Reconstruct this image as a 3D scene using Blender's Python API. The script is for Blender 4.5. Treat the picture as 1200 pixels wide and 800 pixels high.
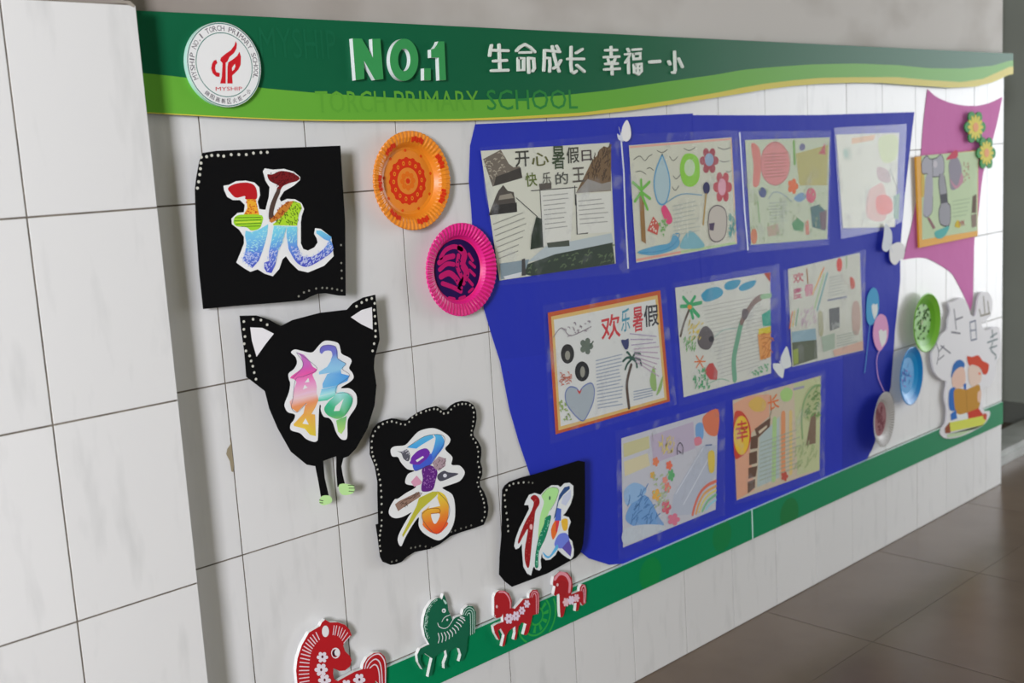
import bpy, bmesh, math, random
from mathutils import Vector, Matrix

for o in list(bpy.data.objects):
    bpy.data.objects.remove(o)
scene = bpy.context.scene
C = scene.collection

# ------------------------------------------------------------------ camera
cam_d = bpy.data.cameras.new('camera')
cam = bpy.data.objects.new('camera', cam_d)
C.objects.link(cam)
cam_d.sensor_fit = 'HORIZONTAL'
cam_d.sensor_width = 36.0
cam_d.lens = 40.099
# rows: camera right, camera down, camera forward (fitted to the wall's tile grid)
RC = ((0.72110315, -0.69025302, -0.05967417), (-0.1495839, -0.07101019, -0.98619583), (0.67648718, 0.72007522, -0.15445641))
cam.matrix_world = Matrix(((RC[0][0], -RC[1][0], -RC[2][0], -0.93465), (RC[0][1], -RC[1][1], -RC[2][1], -1.69996),
                           (RC[0][2], -RC[1][2], -RC[2][2], 1.24011), (0, 0, 0, 1)))
cam_d.clip_start = 0.05
cam_d.dof.use_dof = True
cam_d.dof.focus_distance = 2.1
cam_d.dof.aperture_fstop = 4.5
scene.camera = cam

# ------------------------------------------------------------------ world, daylight, exposure
world = bpy.data.worlds.new('overcast_sky')
scene.world = world
world.use_nodes = True
world.node_tree.nodes['Background'].inputs[0].default_value = (0.80, 0.90, 1.0, 1)
world.node_tree.nodes['Background'].inputs[1].default_value = 1.2

def window_light(name, loc, target, sx, sz, power, col):
    d = bpy.data.lights.new(name, 'AREA')
    d.shape = 'RECTANGLE'; d.size = sx; d.size_y = sz; d.energy = power; d.color = col
    o = bpy.data.objects.new(name, d)
    C.objects.link(o)
    o.location = loc
    o.rotation_euler = (Vector(target) - Vector(loc)).to_track_quat('-Z', 'Y').to_euler()
    return o
window_light('daylight_near_window', (-4.25, -3.22, 1.95), (-4.25, 0, 1.95), 1.4, 1.25, 450, (0.97, 0.975, 1.04))
window_light('daylight_corridor_end', (5.55, -1.62, 1.3), (0, -1.62, 1.3), 3.0, 2.5, 95, (0.97, 0.985, 1.02))

scene.view_settings.view_transform = 'Standard'
scene.view_settings.look = 'None'
scene.view_settings.gamma = 1.0
scene.view_settings.use_curve_mapping = False
scene.view_settings.exposure = 0.0

# ------------------------------------------------------------------ helpers
GAIN = 1.32          # albedo over colour as seen in the dim corridor
rng = random.Random(7)

def lin(h, gain=1.0):
    h = h.lstrip('#')
    out = []
    for i in (0, 2, 4):
        c = int(h[i:i + 2], 16) / 255
        c = c / 12.92 if c <= 0.04045 else ((c + 0.055) / 1.055) ** 2.4
        out.append(min(0.88, c * gain))
    return (out[0], out[1], out[2], 1.0)

MATS = {}
def material(name, base=None, rough=0.6, spec=0.4, coat=0.0, bump=None):
    m = bpy.data.materials.new(name)
    m.use_nodes = True
    nt = m.node_tree
    b = nt.nodes['Principled BSDF']
    b.inputs['Roughness'].default_value = rough
    b.inputs['Specular IOR Level'].default_value = spec
    b.inputs['Coat Weight'].default_value = coat
    b.inputs['Coat Roughness'].default_value = 0.08
    if base is None:
        a = nt.nodes.new('ShaderNodeVertexColor'); a.layer_name = 'Col'
        nt.links.new(a.outputs['Color'], b.inputs['Base Color'])
    else:
        b.inputs['Base Color'].default_value = base
    if bump:
        tc = nt.nodes.new('ShaderNodeTexCoord')
        n = nt.nodes.new('ShaderNodeTexNoise'); n.inputs['Scale'].default_value = bump[0]; n.inputs['Detail'].default_value = 4
        bp = nt.nodes.new('ShaderNodeBump'); bp.inputs['Strength'].default_value = bump[1]; bp.inputs['Distance'].default_value = bump[2]
        nt.links.new(tc.outputs['Object'], n.inputs['Vector'])
        nt.links.new(n.outputs['Fac'], bp.inputs['Height'])
        nt.links.new(bp.outputs['Normal'], b.inputs['Normal'])
    MATS[name] = m
    return m

material('print', rough=0.75, spec=0.12)
material('paper', rough=0.75, spec=0.25, bump=(9, 0.35, 0.01))
material('bluepaper', rough=0.6, spec=0.1, bump=(5, 0.5, 0.012))
material('felt', rough=0.85, spec=0.12, bump=(6, 0.6, 0.012))
material('paint', rough=0.6, spec=0.3)
material('foam', rough=0.55, spec=0.12)
material('acrylic', rough=0.28, spec=0.08)
material('seam', rough=0.2, spec=0.6)
material('plastic', rough=0.3, spec=0.25)
material('plate_card', rough=0.38, spec=0.5)

def film_material(name, ior, rough, haze):
    m = bpy.data.materials.new(name)
    m.use_nodes = True
    nt = m.node_tree
    for n in list(nt.nodes): nt.nodes.remove(n)
    out = nt.nodes.new('ShaderNodeOutputMaterial')
    tr = nt.nodes.new('ShaderNodeBsdfTransparent')
    gl = nt.nodes.new('ShaderNodeBsdfGlossy'); gl.inputs['Roughness'].default_value = rough
    df = nt.nodes.new('ShaderNodeBsdfDiffuse'); df.inputs['Color'].default_value = (0.8, 0.82, 0.86, 1)
    lw = nt.nodes.new('ShaderNodeLayerWeight'); lw.inputs['Blend'].default_value = 0.5
    pw = nt.nodes.new('ShaderNodeMath'); pw.operation = 'POWER'; pw.inputs[1].default_value = 4.0
    fr = nt.nodes.new('ShaderNodeMath'); fr.operation = 'MULTIPLY_ADD'; fr.inputs[1].default_value = ior; fr.inputs[2].default_value = 0.005
    nt.links.new(lw.outputs['Facing'], pw.inputs[0]); nt.links.new(pw.outputs[0], fr.inputs[0])
    m1 = nt.nodes.new('ShaderNodeMixShader'); m2 = nt.nodes.new('ShaderNodeMixShader')
    tc = nt.nodes.new('ShaderNodeTexCoord')
    n = nt.nodes.new('ShaderNodeTexNoise'); n.inputs['Scale'].default_value = 14; n.inputs['Detail'].default_value = 3
    bp = nt.nodes.new('ShaderNodeBump'); bp.inputs['Strength'].default_value = 0.5; bp.inputs['Distance'].default_value = 0.004
    nt.links.new(tc.outputs['Object'], n.inputs['Vector'])
    n2 = nt.nodes.new('ShaderNodeTexNoise'); n2.inputs['Scale'].default_value = 15; n2.inputs['Detail'].default_value = 3
    sm = nt.nodes.new('ShaderNodeMapRange'); sm.inputs['From Min'].default_value = 0.56; sm.inputs['From Max'].default_value = 0.85
    sm.inputs['To Min'].default_value = haze; sm.inputs['To Max'].default_value = haze + 0.2      # scuffed, creased patches of the plastic
    nt.links.new(tc.outputs['Object'], n2.inputs['Vector']); nt.links.new(n2.outputs['Fac'], sm.inputs['Value']); nt.links.new(sm.outputs['Result'], m1.inputs[0])
    nt.links.new(n.outputs['Fac'], bp.inputs['Height'])
    nt.links.new(bp.outputs['Normal'], gl.inputs['Normal'])
    nt.links.new(tr.outputs[0], m1.inputs[1]); nt.links.new(df.outputs[0], m1.inputs[2])
    nt.links.new(fr.outputs[0], m2.inputs[0]); nt.links.new(m1.outputs[0], m2.inputs[1]); nt.links.new(gl.outputs[0], m2.inputs[2])
    nt.links.new(m2.outputs[0], out.inputs[0])
    MATS[name] = m
film_material('film', 0.05, 0.10, 0.008)
film_material('film2', 0.40, 0.2, 0.05)

def surface(name, col, col2, rough, spec, stretch, scale, mix, bump=0.0, slant=0.0, rand=0.0):
    """Procedural ceramic / plaster: base colour with stretched soft veins, a little variation per piece."""
    m = bpy.data.materials.new(name)
    m.use_nodes = True
    nt = m.node_tree; L = nt.links.new
    b = nt.nodes['Principled BSDF']
    b.inputs['Roughness'].default_value = rough
    b.inputs['Specular IOR Level'].default_value = spec
    g = nt.nodes.new('ShaderNodeNewGeometry')
    mp = nt.nodes.new('ShaderNodeMapping'); mp.inputs['Scale'].default_value = stretch; mp.inputs['Rotation'].default_value = (0, slant, 0)
    n = nt.nodes.new('ShaderNodeTexNoise'); n.inputs['Scale'].default_value = scale; n.inputs['Detail'].default_value = 3.5
    r = nt.nodes.new('ShaderNodeValToRGB')
    r.color_ramp.elements[0].position = mix[0]; r.color_ramp.elements[0].color = col
    r.color_ramp.elements[1].position = mix[1]; r.color_ramp.elements[1].color = col2
    L(g.outputs['Position'], mp.inputs['Vector']); L(mp.outputs['Vector'], n.inputs['Vector']); L(n.outputs['Fac'], r.inputs['Fac'])
    src = r.outputs['Color']
    if rand:
        oi = nt.nodes.new('ShaderNodeObjectInfo')
        mr = nt.nodes.new('ShaderNodeMapRange'); mr.inputs['To Min'].default_value = 1 - rand; mr.inputs['To Max'].default_value = 1 + rand
        hs = nt.nodes.new('ShaderNodeHueSaturation')
        L(oi.outputs['Random'], mr.inputs['Value']); L(mr.outputs['Result'], hs.inputs['Value']); L(src, hs.inputs['Color'])
        src = hs.outputs['Color']
    L(src, b.inputs['Base Color'])
    if bump:
        n2 = nt.nodes.new('ShaderNodeTexNoise'); n2.inputs['Scale'].default_value = 3.5; n2.inputs['Detail'].default_value = 2
        bp = nt.nodes.new('ShaderNodeBump'); bp.inputs['Strength'].default_value = bump; bp.inputs['Distance'].default_value = 0.01
        L(g.outputs['Position'], n2.inputs['Vector']); L(n2.outputs['Fac'], bp.inputs['Height']); L(bp.outputs['Normal'], b.inputs['Normal'])
    MATS[name] = m
    return m

surface('wall_tile', (0.79, 0.785, 0.78, 1), (0.66, 0.66, 0.655, 1), 0.22, 0.45, (26, 26, 6.5), 1.0, (0.55, 0.84), 0.12, 0.28, 0.025)
surface('grout', (0.23, 0.20, 0.165, 1), (0.10, 0.085, 0.07, 1), 0.9, 0.1, (1, 1, 1), 22, (0.4, 0.7))
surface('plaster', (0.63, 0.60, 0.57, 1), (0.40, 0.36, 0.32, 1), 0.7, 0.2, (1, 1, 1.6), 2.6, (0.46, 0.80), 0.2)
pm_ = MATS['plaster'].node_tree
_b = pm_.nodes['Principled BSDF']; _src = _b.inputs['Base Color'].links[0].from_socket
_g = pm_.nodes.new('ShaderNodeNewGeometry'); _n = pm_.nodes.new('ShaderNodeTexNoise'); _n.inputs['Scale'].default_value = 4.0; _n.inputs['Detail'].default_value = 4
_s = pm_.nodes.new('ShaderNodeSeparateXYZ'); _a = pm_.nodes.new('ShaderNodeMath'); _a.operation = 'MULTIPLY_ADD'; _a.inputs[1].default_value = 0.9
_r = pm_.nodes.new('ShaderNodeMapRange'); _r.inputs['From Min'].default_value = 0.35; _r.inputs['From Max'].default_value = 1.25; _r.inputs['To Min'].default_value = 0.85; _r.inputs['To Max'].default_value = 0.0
_m = pm_.nodes.new('ShaderNodeMix'); _m.data_type = 'RGBA'; _m.inputs[7].default_value = (0.27, 0.225, 0.195, 1)      # browner above the banner's left end, fading rightward with a noisy edge
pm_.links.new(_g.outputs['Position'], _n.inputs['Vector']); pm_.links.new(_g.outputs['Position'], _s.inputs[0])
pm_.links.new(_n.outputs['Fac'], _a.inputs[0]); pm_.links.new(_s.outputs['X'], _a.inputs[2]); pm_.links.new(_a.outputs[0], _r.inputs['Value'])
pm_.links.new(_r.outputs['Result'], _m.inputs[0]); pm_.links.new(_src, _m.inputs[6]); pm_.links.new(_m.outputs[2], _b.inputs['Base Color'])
surface('far_paint', (0.37, 0.395, 0.35, 1), (0.33, 0.35, 0.31, 1), 0.5, 0.25, (1, 1, 1), 2, (0.4, 0.7))
surface('floor_tile', (0.17, 0.122, 0.09, 1), (0.142, 0.10, 0.074, 1), 0.24, 0.24, (1, 1, 1), 5, (0.4, 0.75), 0.05, 0.0, 0.03)
surface('floor_joint', (0.09, 0.075, 0.065, 1), (0.07, 0.06, 0.05, 1), 0.8, 0.2, (1, 1, 1), 20, (0.4, 0.7))
surface('sill_stone', (0.42, 0.43, 0.41, 1), (0.30, 0.31, 0.29, 1), 0.3, 0.4, (1, 1, 1), 9, (0.4, 0.7))
surface('room_paint', (0.34, 0.335, 0.255, 1), (0.31, 0.305, 0.23, 1), 0.8, 0.2, (1, 1, 1), 1.2, (0.4, 0.7))
surface('dark_skirting', (0.20, 0.21, 0.19, 1), (0.17, 0.18, 0.16, 1), 0.4, 0.3, (1, 1, 1), 4, (0.4, 0.7))
surface('window_metal', (0.5, 0.5, 0.5, 1), (0.45, 0.45, 0.45, 1), 0.4, 0.5, (1, 1, 1), 4, (0.4, 0.7))

class MB:
    """Collects coloured polygons and solids for ONE mesh object."""
    def __init__(self):
        self.v = []; self.f = []; self.c = []; self.sm = []
    def face(self, pts, col, smooth=False):
        i = len(self.v)
        self.v += [tuple(p) for p in pts]
        self.f.append(tuple(range(i, i + len(pts)))); self.c.append(col); self.sm.append(smooth)
    def flat(self, pts, y, col):
        if len(pts) < 3: return
        area = sum(pts[k - 1][0] * pts[k][1] - pts[k][0] * pts[k - 1][1] for k in range(len(pts)))
        if area < 0: pts = pts[::-1]
        i = len(self.v)
        self.v += [(p[0], y, p[1]) for p in pts]
        self.f.append(tuple(range(i, i + len(pts)))); self.c.append([col(p) for p in pts] if callable(col) else col); self.sm.append(False)
    def prism(self, pts, yf, yb, col, side):
        area = sum(pts[k - 1][0] * pts[k][1] - pts[k][0] * pts[k - 1][1] for k in range(len(pts)))
        if area < 0: pts = pts[::-1]
        self.flat(pts, yf, col)
        n = len(pts)
        for k in range(n):
            a, b = pts[k], pts[(k + 1) % n]
            self.face([(a[0], yf, a[1]), (a[0], yb, a[1]), (b[0], yb, b[1]), (b[0], yf, b[1])], side)
        back = len(self.f)
        self.flat(pts, yb, side)
        for k in range(back, len(self.f)): self.f[k] = self.f[k][::-1]
    def box(self, x0, x1, y0, y1, z0, z1, col=(1, 1, 1, 1)):
        p = [(x, y, z) for x in (x0, x1) for y in (y0, y1) for z in (z0, z1)]
        for q in ((0, 1, 3, 2), (4, 6, 7, 5), (0, 4, 5, 1), (2, 3, 7, 6), (0, 2, 6, 4), (1, 5, 7, 3)):
            self.face([p[k] for k in q], col)
    def mesh(self, name, mat):
        me = bpy.data.meshes.new(name)
        me.from_pydata(self.v, [], self.f)
        at = me.color_attributes.new('Col', 'FLOAT_COLOR', 'CORNER')
        flat = []
        for f, c in zip(self.f, self.c):
            if isinstance(c, list):
                for q in c: flat += list(q)
            else: flat += list(c) * len(f)
        at.data.foreach_set('color', flat)
        me.polygons.foreach_set('use_smooth', self.sm)
        me.materials.append(MATS[mat])
        me.update()
        return me
    def build(self, name, mat, parent=None, loc=None):
        o = bpy.data.objects.new(name, self.mesh(name, mat))
        C.objects.link(o)
        if parent: o.parent = parent
        if loc: o.location = loc
        return o

def dedupe(pts, closed):
    out = []
    for p in pts:
        if not out or math.dist(p, out[-1]) > 2e-4: out.append(p)
    while closed and len(out) > 3 and math.dist(out[0], out[-1]) < 2e-4: out.pop()
    return out

def smooth(pts, closed, n=4):
    m = len(pts)
    corners = [k for k in range(m) if pts[k] == pts[k - 1]] if closed else []
    if not corners:
        return dedupe(_smooth(pts, closed, n), closed)
    out = []                                # a point given twice is a sharp corner
    for i, k in enumerate(corners):
        e = corners[(i + 1) % len(corners)]
        run = [pts[(k + j) % m] for j in range(((e - 1 - k) % m) + 1)]
        out += _smooth(run, False, n)
    return dedupe(out, True)

def _smooth(pts, closed, n=4):
    if len(pts) < 3: return pts
    out = []
    m = len(pts)
    for k in range(m if closed else m - 1):
        if closed: a, b, c, d = pts[k - 1], pts[k], pts[(k + 1) % m], pts[(k + 2) % m]
        else: a, b, c, d = pts[max(k - 1, 0)], pts[k], pts[k + 1], pts[min(k + 2, m - 1)]
        for j in range(n):
            t = j / n
            out.append(tuple(0.5 * (2 * b[i] + (c[i] - a[i]) * t + (2 * a[i] - 5 * b[i] + 4 * c[i] - d[i]) * t * t + (3 * b[i] - a[i] - 3 * c[i] + d[i]) * t ** 3) for i in (0, 1)))
    if not closed: out.append(pts[-1])
    return out

def stroke(pts, w, caps=5):
    """A rounded brush stroke of width w along pts, as one polygon."""
    L, R = [], []
    n = len(pts)
    for k in range(n):
        a = pts[max(k - 1, 0)]; b = pts[min(k + 1, n - 1)]
        dx, dz = b[0] - a[0], b[1] - a[1]
        d = math.hypot(dx, dz) or 1e-9
        s = 1.0
        if 0 < k < n - 1:
            e1 = (pts[k][0] - a[0], pts[k][1] - a[1]); e2 = (b[0] - pts[k][0], b[1] - pts[k][1])
            q = (math.hypot(*e1) * math.hypot(*e2)) or 1e-9
            cs = max(-1, min(1, (e1[0] * e2[0] + e1[1] * e2[1]) / q))
            s = min(1.6, 1 / max(0.3, math.sqrt((1 + cs) / 2)))
        nx, nz = -dz / d * w / 2 * s, dx / d * w / 2 * s
        L.append((pts[k][0] + nx, pts[k][1] + nz)); R.append((pts[k][0] - nx, pts[k][1] - nz))
    def cap(c, frm):
        a0 = math.atan2(frm[1] - c[1], frm[0] - c[0])
        return [(c[0] + w / 2 * math.cos(a0 - math.pi * j / caps), c[1] + w / 2 * math.sin(a0 - math.pi * j / caps)) for j in range(1, caps)]
    return L + cap(pts[-1], L[-1]) + R[::-1] + cap(pts[0], R[0])

def inside(p, poly):
    r = False
    for k in range(len(poly)):
        a, b = poly[k - 1], poly[k]
        if (a[1] > p[1]) != (b[1] > p[1]) and p[0] < (b[0] - a[0]) * (p[1] - a[1]) / (b[1] - a[1]) + a[0]: r = not r
    return r

GLYPH = {}
def glyph(txt):
    """Outline of a piece of lettering from Blender's own font: vertices in a unit box, triangles."""
    if txt not in GLYPH:
        cu = bpy.data.curves.new('lettering', 'FONT'); cu.body = txt; cu.resolution_u = 2; cu.offset = 0.014 if ord(txt[0]) > 255 else 0.0
        o = bpy.data.objects.new('lettering', cu); C.objects.link(o)
        dg = bpy.context.evaluated_depsgraph_get()
        me = bpy.data.meshes.new_from_object(o.evaluated_get(dg))
        vs = [(v.co.x, v.co.y) for v in me.vertices]; fs = [tuple(p.vertices) for p in me.polygons]
        bpy.data.objects.remove(o); bpy.data.curves.remove(cu); bpy.data.meshes.remove(me)
        if not vs: vs, fs = [(0, 0), (1, 0), (1, 1)], []
        x0 = min(v[0] for v in vs); x1 = max(v[0] for v in vs); z0 = min(v[1] for v in vs); z1 = max(v[1] for v in vs)
        GLYPH[txt] = ([((v[0] - x0) / (x1 - x0 or 1), (v[1] - z0) / (z1 - z0 or 1)) for v in vs], fs, (x1 - x0) / (z1 - z0 or 1))
    return GLYPH[txt]

def put_glyph(mb, txt, tl, ux, uz, y, col):
    """tl top-left corner, ux vector across, uz vector down."""
    vs, fs, _ = glyph(txt)
    i = len(mb.v)
    mb.v += [(tl[0] + a * ux[0] + (1 - b) * uz[0], y, tl[1] + a * ux[1] + (1 - b) * uz[1]) for a, b in vs]
    for f in fs:
        mb.f.append(tuple(i + k for k in f)); mb.c.append(col); mb.sm.append(False)

STEP = 3e-5
WASH = None
def wash(stops):
    """Watercolour running from one pigment into the next down the paper."""
    def f(p):
        z = p[1]
        if z >= stops[0][0]: return stops[0][1]
        for (za, ca), (zb, cb) in zip(stops, stops[1:]):
            if z >= zb:
                t = (za - z) / (za - zb)
                return tuple(ca[k] + (cb[k] - ca[k]) * t for k in range(4))
        return stops[-1][1]
    return f

def draw(mb, rec, y, thick, side):
    """One traced record -> polygons on the plane y (front) of the thing, thick < 0 gives them depth."""
    global WASH
    tk = rec.split(); ty = tk[0]
    if ty == 'G':
        WASH = wash([(int(a.split(':')[0]) * 1e-4, lin(a.split(':')[1], GAIN)) for a in tk[1:]]) if len(tk) > 1 else None
        return
    col = WASH if WASH and ty in 'ps' else lin(tk[1], GAIN)
    nums = lambda a: [int(v) * 1e-4 for v in a]
    pair = lambda v: [(v[k], v[k + 1]) for k in range(0, len(v), 2)]
    def put(pts):
        if thick: mb.prism(pts, y, y + thick, col, side or col)
        else: mb.flat(pts, y, col)
    if ty == 'p': put(pair(nums(tk[2:])))
    elif ty == 's':
        put(smooth(pair(nums(tk[2:])), True))
    elif ty in 'lc':
        w = int(tk[2]) * 1e-4; pts = pair(nums(tk[3:]))
        put(stroke(smooth(pts, False) if ty == 'c' else pts, w))
    elif ty == 'e':
        c, ax, ay = pair(nums(tk[2:]))
        put([(c[0] + ax[0] * math.cos(t) + ay[0] * math.sin(t), c[1] + ax[1] * math.cos(t) + ay[1] * math.sin(t)) for t in [2 * math.pi * k / 28 for k in range(28)]])
    elif ty == 'f':
        n = int(tk[2]); c, ax, ay = pair(nums(tk[3:]))
        m = 8 * n; pts = []
        for k in range(m):
            t = 2 * math.pi * k / m; r = 0.62 + 0.38 * abs(math.cos(n * t / 2)) ** 0.7
            pts.append((c[0] + r * (ax[0] * math.cos(t) + ay[0] * math.sin(t)), c[1] + r * (ax[1] * math.cos(t) + ay[1] * math.sin(t))))
        put(pts)
    elif ty == 'd':
        r = int(tk[2]) * 1e-4
        for p in pair(nums(tk[3:])):
            mb.flat([(p[0] + r * math.cos(t), p[1] + r * math.sin(t)) for t in [k * math.pi / 4 for k in range(8)]], y, col)
    elif ty == 'a':
        r, sp = int(tk[2]) * 1e-4, int(tk[3]) * 1e-4
        pts = smooth(pair(nums(tk[4:])), False, 6); acc = 0.0
        for k in range(1, len(pts)):
            acc += math.dist(pts[k - 1], pts[k])
            if acc >= sp:
                acc = 0.0; p = pts[k]; q = r * rng.uniform(0.8, 1.1)
                mb.flat([(p[0] + q * math.cos(t), p[1] + q * math.sin(t)) for t in [j * math.pi / 4 for j in range(8)]], y, col)
    elif ty == 'g':
        a, b, c = pair(nums(tk[3:]))
        put_glyph(mb, tk[2], a, (b[0] - a[0], b[1] - a[1]), (c[0] - a[0], c[1] - a[1]), y, col)
    elif ty == 'r':
        n, w = int(tk[2]), int(tk[3]) * 1e-4; a, b, c, d = pair(nums(tk[4:]))
        for k in range(n):
            t = (k + 0.5) / n
            p = (a[0] + (d[0] - a[0]) * t, a[1] + (d[1] - a[1]) * t); q = (b[0] + (c[0] - b[0]) * t, b[1] + (c[1] - b[1]) * t)
            L = math.dist(p, q); s = 0.0; end = L * rng.uniform(0.75, 1.0)
            while s < end:
                e = min(end, s + w * rng.uniform(1.2, 2.6))
                f = lambda u: (p[0] + (q[0] - p[0]) * u / L, p[1] + (q[1] - p[1]) * u / L)
                mb.flat(stroke([f(s), f(e)], w, 2), y, col)
                s = e + w * rng.uniform(0.5, 1.2)
    elif ty == 'x':
        n, ln, w = int(tk[2]), int(tk[3]) * 1e-4, int(tk[4]) * 1e-4; poly = pair(nums(tk[5:]))
        x0 = min(p[0] for p in poly); x1 = max(p[0] for p in poly); z0 = min(p[1] for p in poly); z1 = max(p[1] for p in poly)
        base = rng.uniform(0, 3.1); done = tries = 0
        while done < n and tries < n * 12:
            tries += 1
            p = (rng.uniform(x0, x1), rng.uniform(z0, z1))
            if not inside(p, poly): continue
            t = base + rng.uniform(-0.7, 0.7); l = ln * rng.uniform(0.6, 1.2)
            mid = (p[0] + l / 2 * math.cos(t) + w * 0.8, p[1] + l / 2 * math.sin(t) + w * 0.8)
            mb.flat(stroke([p, mid, (p[0] + l * math.cos(t), p[1] + l * math.sin(t))], w, 2), y - STEP * 0.2 * (done % 4), col)
            done += 1

def empty(name, loc, label, cat, group=None, tilt=0.0):
    o = bpy.data.objects.new(name, None)
    C.objects.link(o)
    o.location = loc; o.rotation_euler = (0, 0, -tilt); o.empty_display_size = 0.05
    o['label'] = label; o['category'] = cat
    if group: o['group'] = group
    return o

def structure(o):
    o['kind'] = 'structure'
    return o

# ------------------------------------------------------------------ the setting
WALL_END = 3.025
XS = [-0.4, -0.2] + [0.2 * k for k in range(15)] + [2.9, WALL_END]
ZS = [0.0, 0.305, 0.605, 0.905, 1.205, 1.505]

wm = MB(); wm.box(-1.0, WALL_END - 0.001, 0.0013, 0.24, 0.0, 1.505)
wall_back = structure(wm.build('wall_back', 'grout'))
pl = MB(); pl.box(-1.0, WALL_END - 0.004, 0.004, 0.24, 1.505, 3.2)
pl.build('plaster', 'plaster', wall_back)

TILE = {}
def tile_mesh(w, h, t, mat, bev):
    key = (round(w, 4), round(h, 4), t, mat)
    if key not in TILE:
        bm = bmesh.new()
        bmesh.ops.create_cube(bm, size=1)
        for v in bm.verts: v.co = Vector((v.co.x * w, v.co.y * t, v.co.z * h))
        if bev: bmesh.ops.bevel(bm, geom=bm.edges[:], offset=bev, segments=1, affect='EDGES')
        me = bpy.data.meshes.new('tile'); bm.to_mesh(me); bm.free()
        me.materials.append(MATS[mat]); TILE[key] = me
    return TILE[key]

def lay_tile(parent, mesh, loc, rot=(0, 0, 0)):
    o = bpy.data.objects.new('tile', mesh)
    C.objects.link(o); o.parent = parent; o.location = loc; o.rotation_euler = rot
    return o

J = 0.0014
for zi in range(5):
    for xi in range(len(XS) - 1):
        x0, x1, z0, z1 = XS[xi], XS[xi + 1], ZS[zi], ZS[zi + 1]
        m = tile_mesh(x1 - x0 - 2 * J, z1 - z0 - 2 * J, 0.008, 'wall_tile', 0.0)
        lay_tile(wall_back, m, ((x0 + x1) / 2, 0.004 + rng.uniform(-0.0003, 0.0003), (z0 + z1) / 2))

# the pier in front of the wall at the left
PX1, PY = -0.118, -0.060
pm = MB(); pm.box(-0.92, PX1 - 0.0015, PY + 0.0013, 0.0075, 0.0, 1.505)
wall_left = structure(pm.build('wall_left', 'grout'))
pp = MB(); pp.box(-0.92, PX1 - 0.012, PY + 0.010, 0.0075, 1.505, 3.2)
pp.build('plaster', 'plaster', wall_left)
PXS = [-0.915, -0.715, -0.515, -0.3145, PX1]
for zi in range(5):
    z0, z1 = ZS[zi], ZS[zi + 1]
    for xi in range(4):
        x0, x1 = PXS[xi], PXS[xi + 1]
        r = 0.0 if xi == 3 else J
        m = tile_mesh(x1 - x0 - J - r, z1 - z0 - 2 * J, 0.008, 'wall_tile', 0.0004)
        lay_tile(wall_left, m, ((x0 + x1 + J - r) / 2, PY + 0.004 + rng.uniform(-0.0003, 0.0003), (z0 + z1) / 2))
    m = tile_mesh(0.0665 - 0.009, z1 - z0 - 2 * J, 0.0079, 'wall_tile', 0.0008)
    lay_tile(wall_left, m, (PX1 - 0.004, PY + 0.009 + 0.0585 / 2 - 0.0006, (z0 + z1) / 2), (0, 0, math.pi / 2))

m = MB(); m.flat([(-0.0025, 0.8131), (-0.0022, 0.8013), (-0.0094, 0.794), (-0.012, 0.7857), (-0.0069, 0.7727), (-0.0057, 0.7546), (-0.0027, 0.7524), (0.0002, 0.7636), (-0.0006, 0.7861), (-0.0003, 0.8038)], -0.0007, lin('8a7f68', GAIN)); m.build('grout_stain', 'paint', wall_back)
m = MB(); m.flat([(-0.1608, 1.5074), (-0.1423, 1.5095), (-0.1264, 1.5097), (-0.1191, 1.504), (-0.1208, 1.5002), (-0.1322, 1.5052), (-0.1453, 1.5063)], PY - 0.0006, lin('8c857c', GAIN)); m.build('chipped_edge', 'paint', wall_left)

# floor of 600 mm tiles
fm = MB(); fm.box(-7.0, 9.0, -3.4, 4.0, -0.1, -0.0011)
floor = structure(fm.build('floor', 'floor_joint'))
FX = [2.145 + 0.602 * k for k in range(-6, 6)]
FY = [-0.316 - 0.6 * k for k in range(-2, 5)][::-1]
for i in range(len(FX) - 1):
    for j in range(len(FY) - 1):
        y0, y1 = FY[j], FY[j + 1]
        lay_tile(floor, tile_mesh(FX[i + 1] - FX[i] - 0.003, 0.009, 0.5985 if abs(y1 - y0 - 0.6) < .01 else y1 - y0 - 0.003, 'floor_tile', 0.0), ((FX[i] + FX[i + 1]) / 2, (y0 + y1) / 2, -0.0048))

# recess behind the wall's end: stone sill, dark side wall with skirting
sm_ = MB(); sm_.box(WALL_END - 0.02, 4.3, 0.095, 0.24, 0.0, 0.030); sm_.box(WALL_END - 0.02, 4.3, 0.105, 0.24, 0.030, 0.052)
structure(sm_.build('trim_1', 'sill_stone'))
fw = MB(); fw.box(3.93, 4.2, 0.24, 3.9, 0.0, 3.2); fw.box(3.93, 4.2, 0.0, 0.095, 0.0, 3.2); fw.box(3.93, 4.2, 0.095, 0.24, 0.052, 3.2)
wall_right = structure(fw.build('wall_right', 'far_paint'))
bk = MB(); bk.box(3.915, 3.93, 0.24, 3.6, 0.0, 0.09)
structure(bk.build('baseboard_right', 'dark_skirting'))
jb = MB(); jb.box(WALL_END - 0.2, WALL_END - 0.01, 0.2405, 3.6, 0.0, 3.2)
structure(jb.build('wall_recess', 'far_paint'))
rb = MB(); rb.box(-7.0, 5.6, 3.6, 3.7, 0.0, 3.2)
structure(rb.build('wall_rear', 'far_paint'))
wc = MB(); wc.box(4.2, 5.6, 0.0, 0.2, 0.0, 3.2)
structure(wc.build('wall_beyond', 'room_paint'))
wl = MB(); wl.box(-7.0, -1.0, 0.0, 0.2, 0.0, 3.2)
structure(wl.build('wall_before', 'room_paint'))
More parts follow.
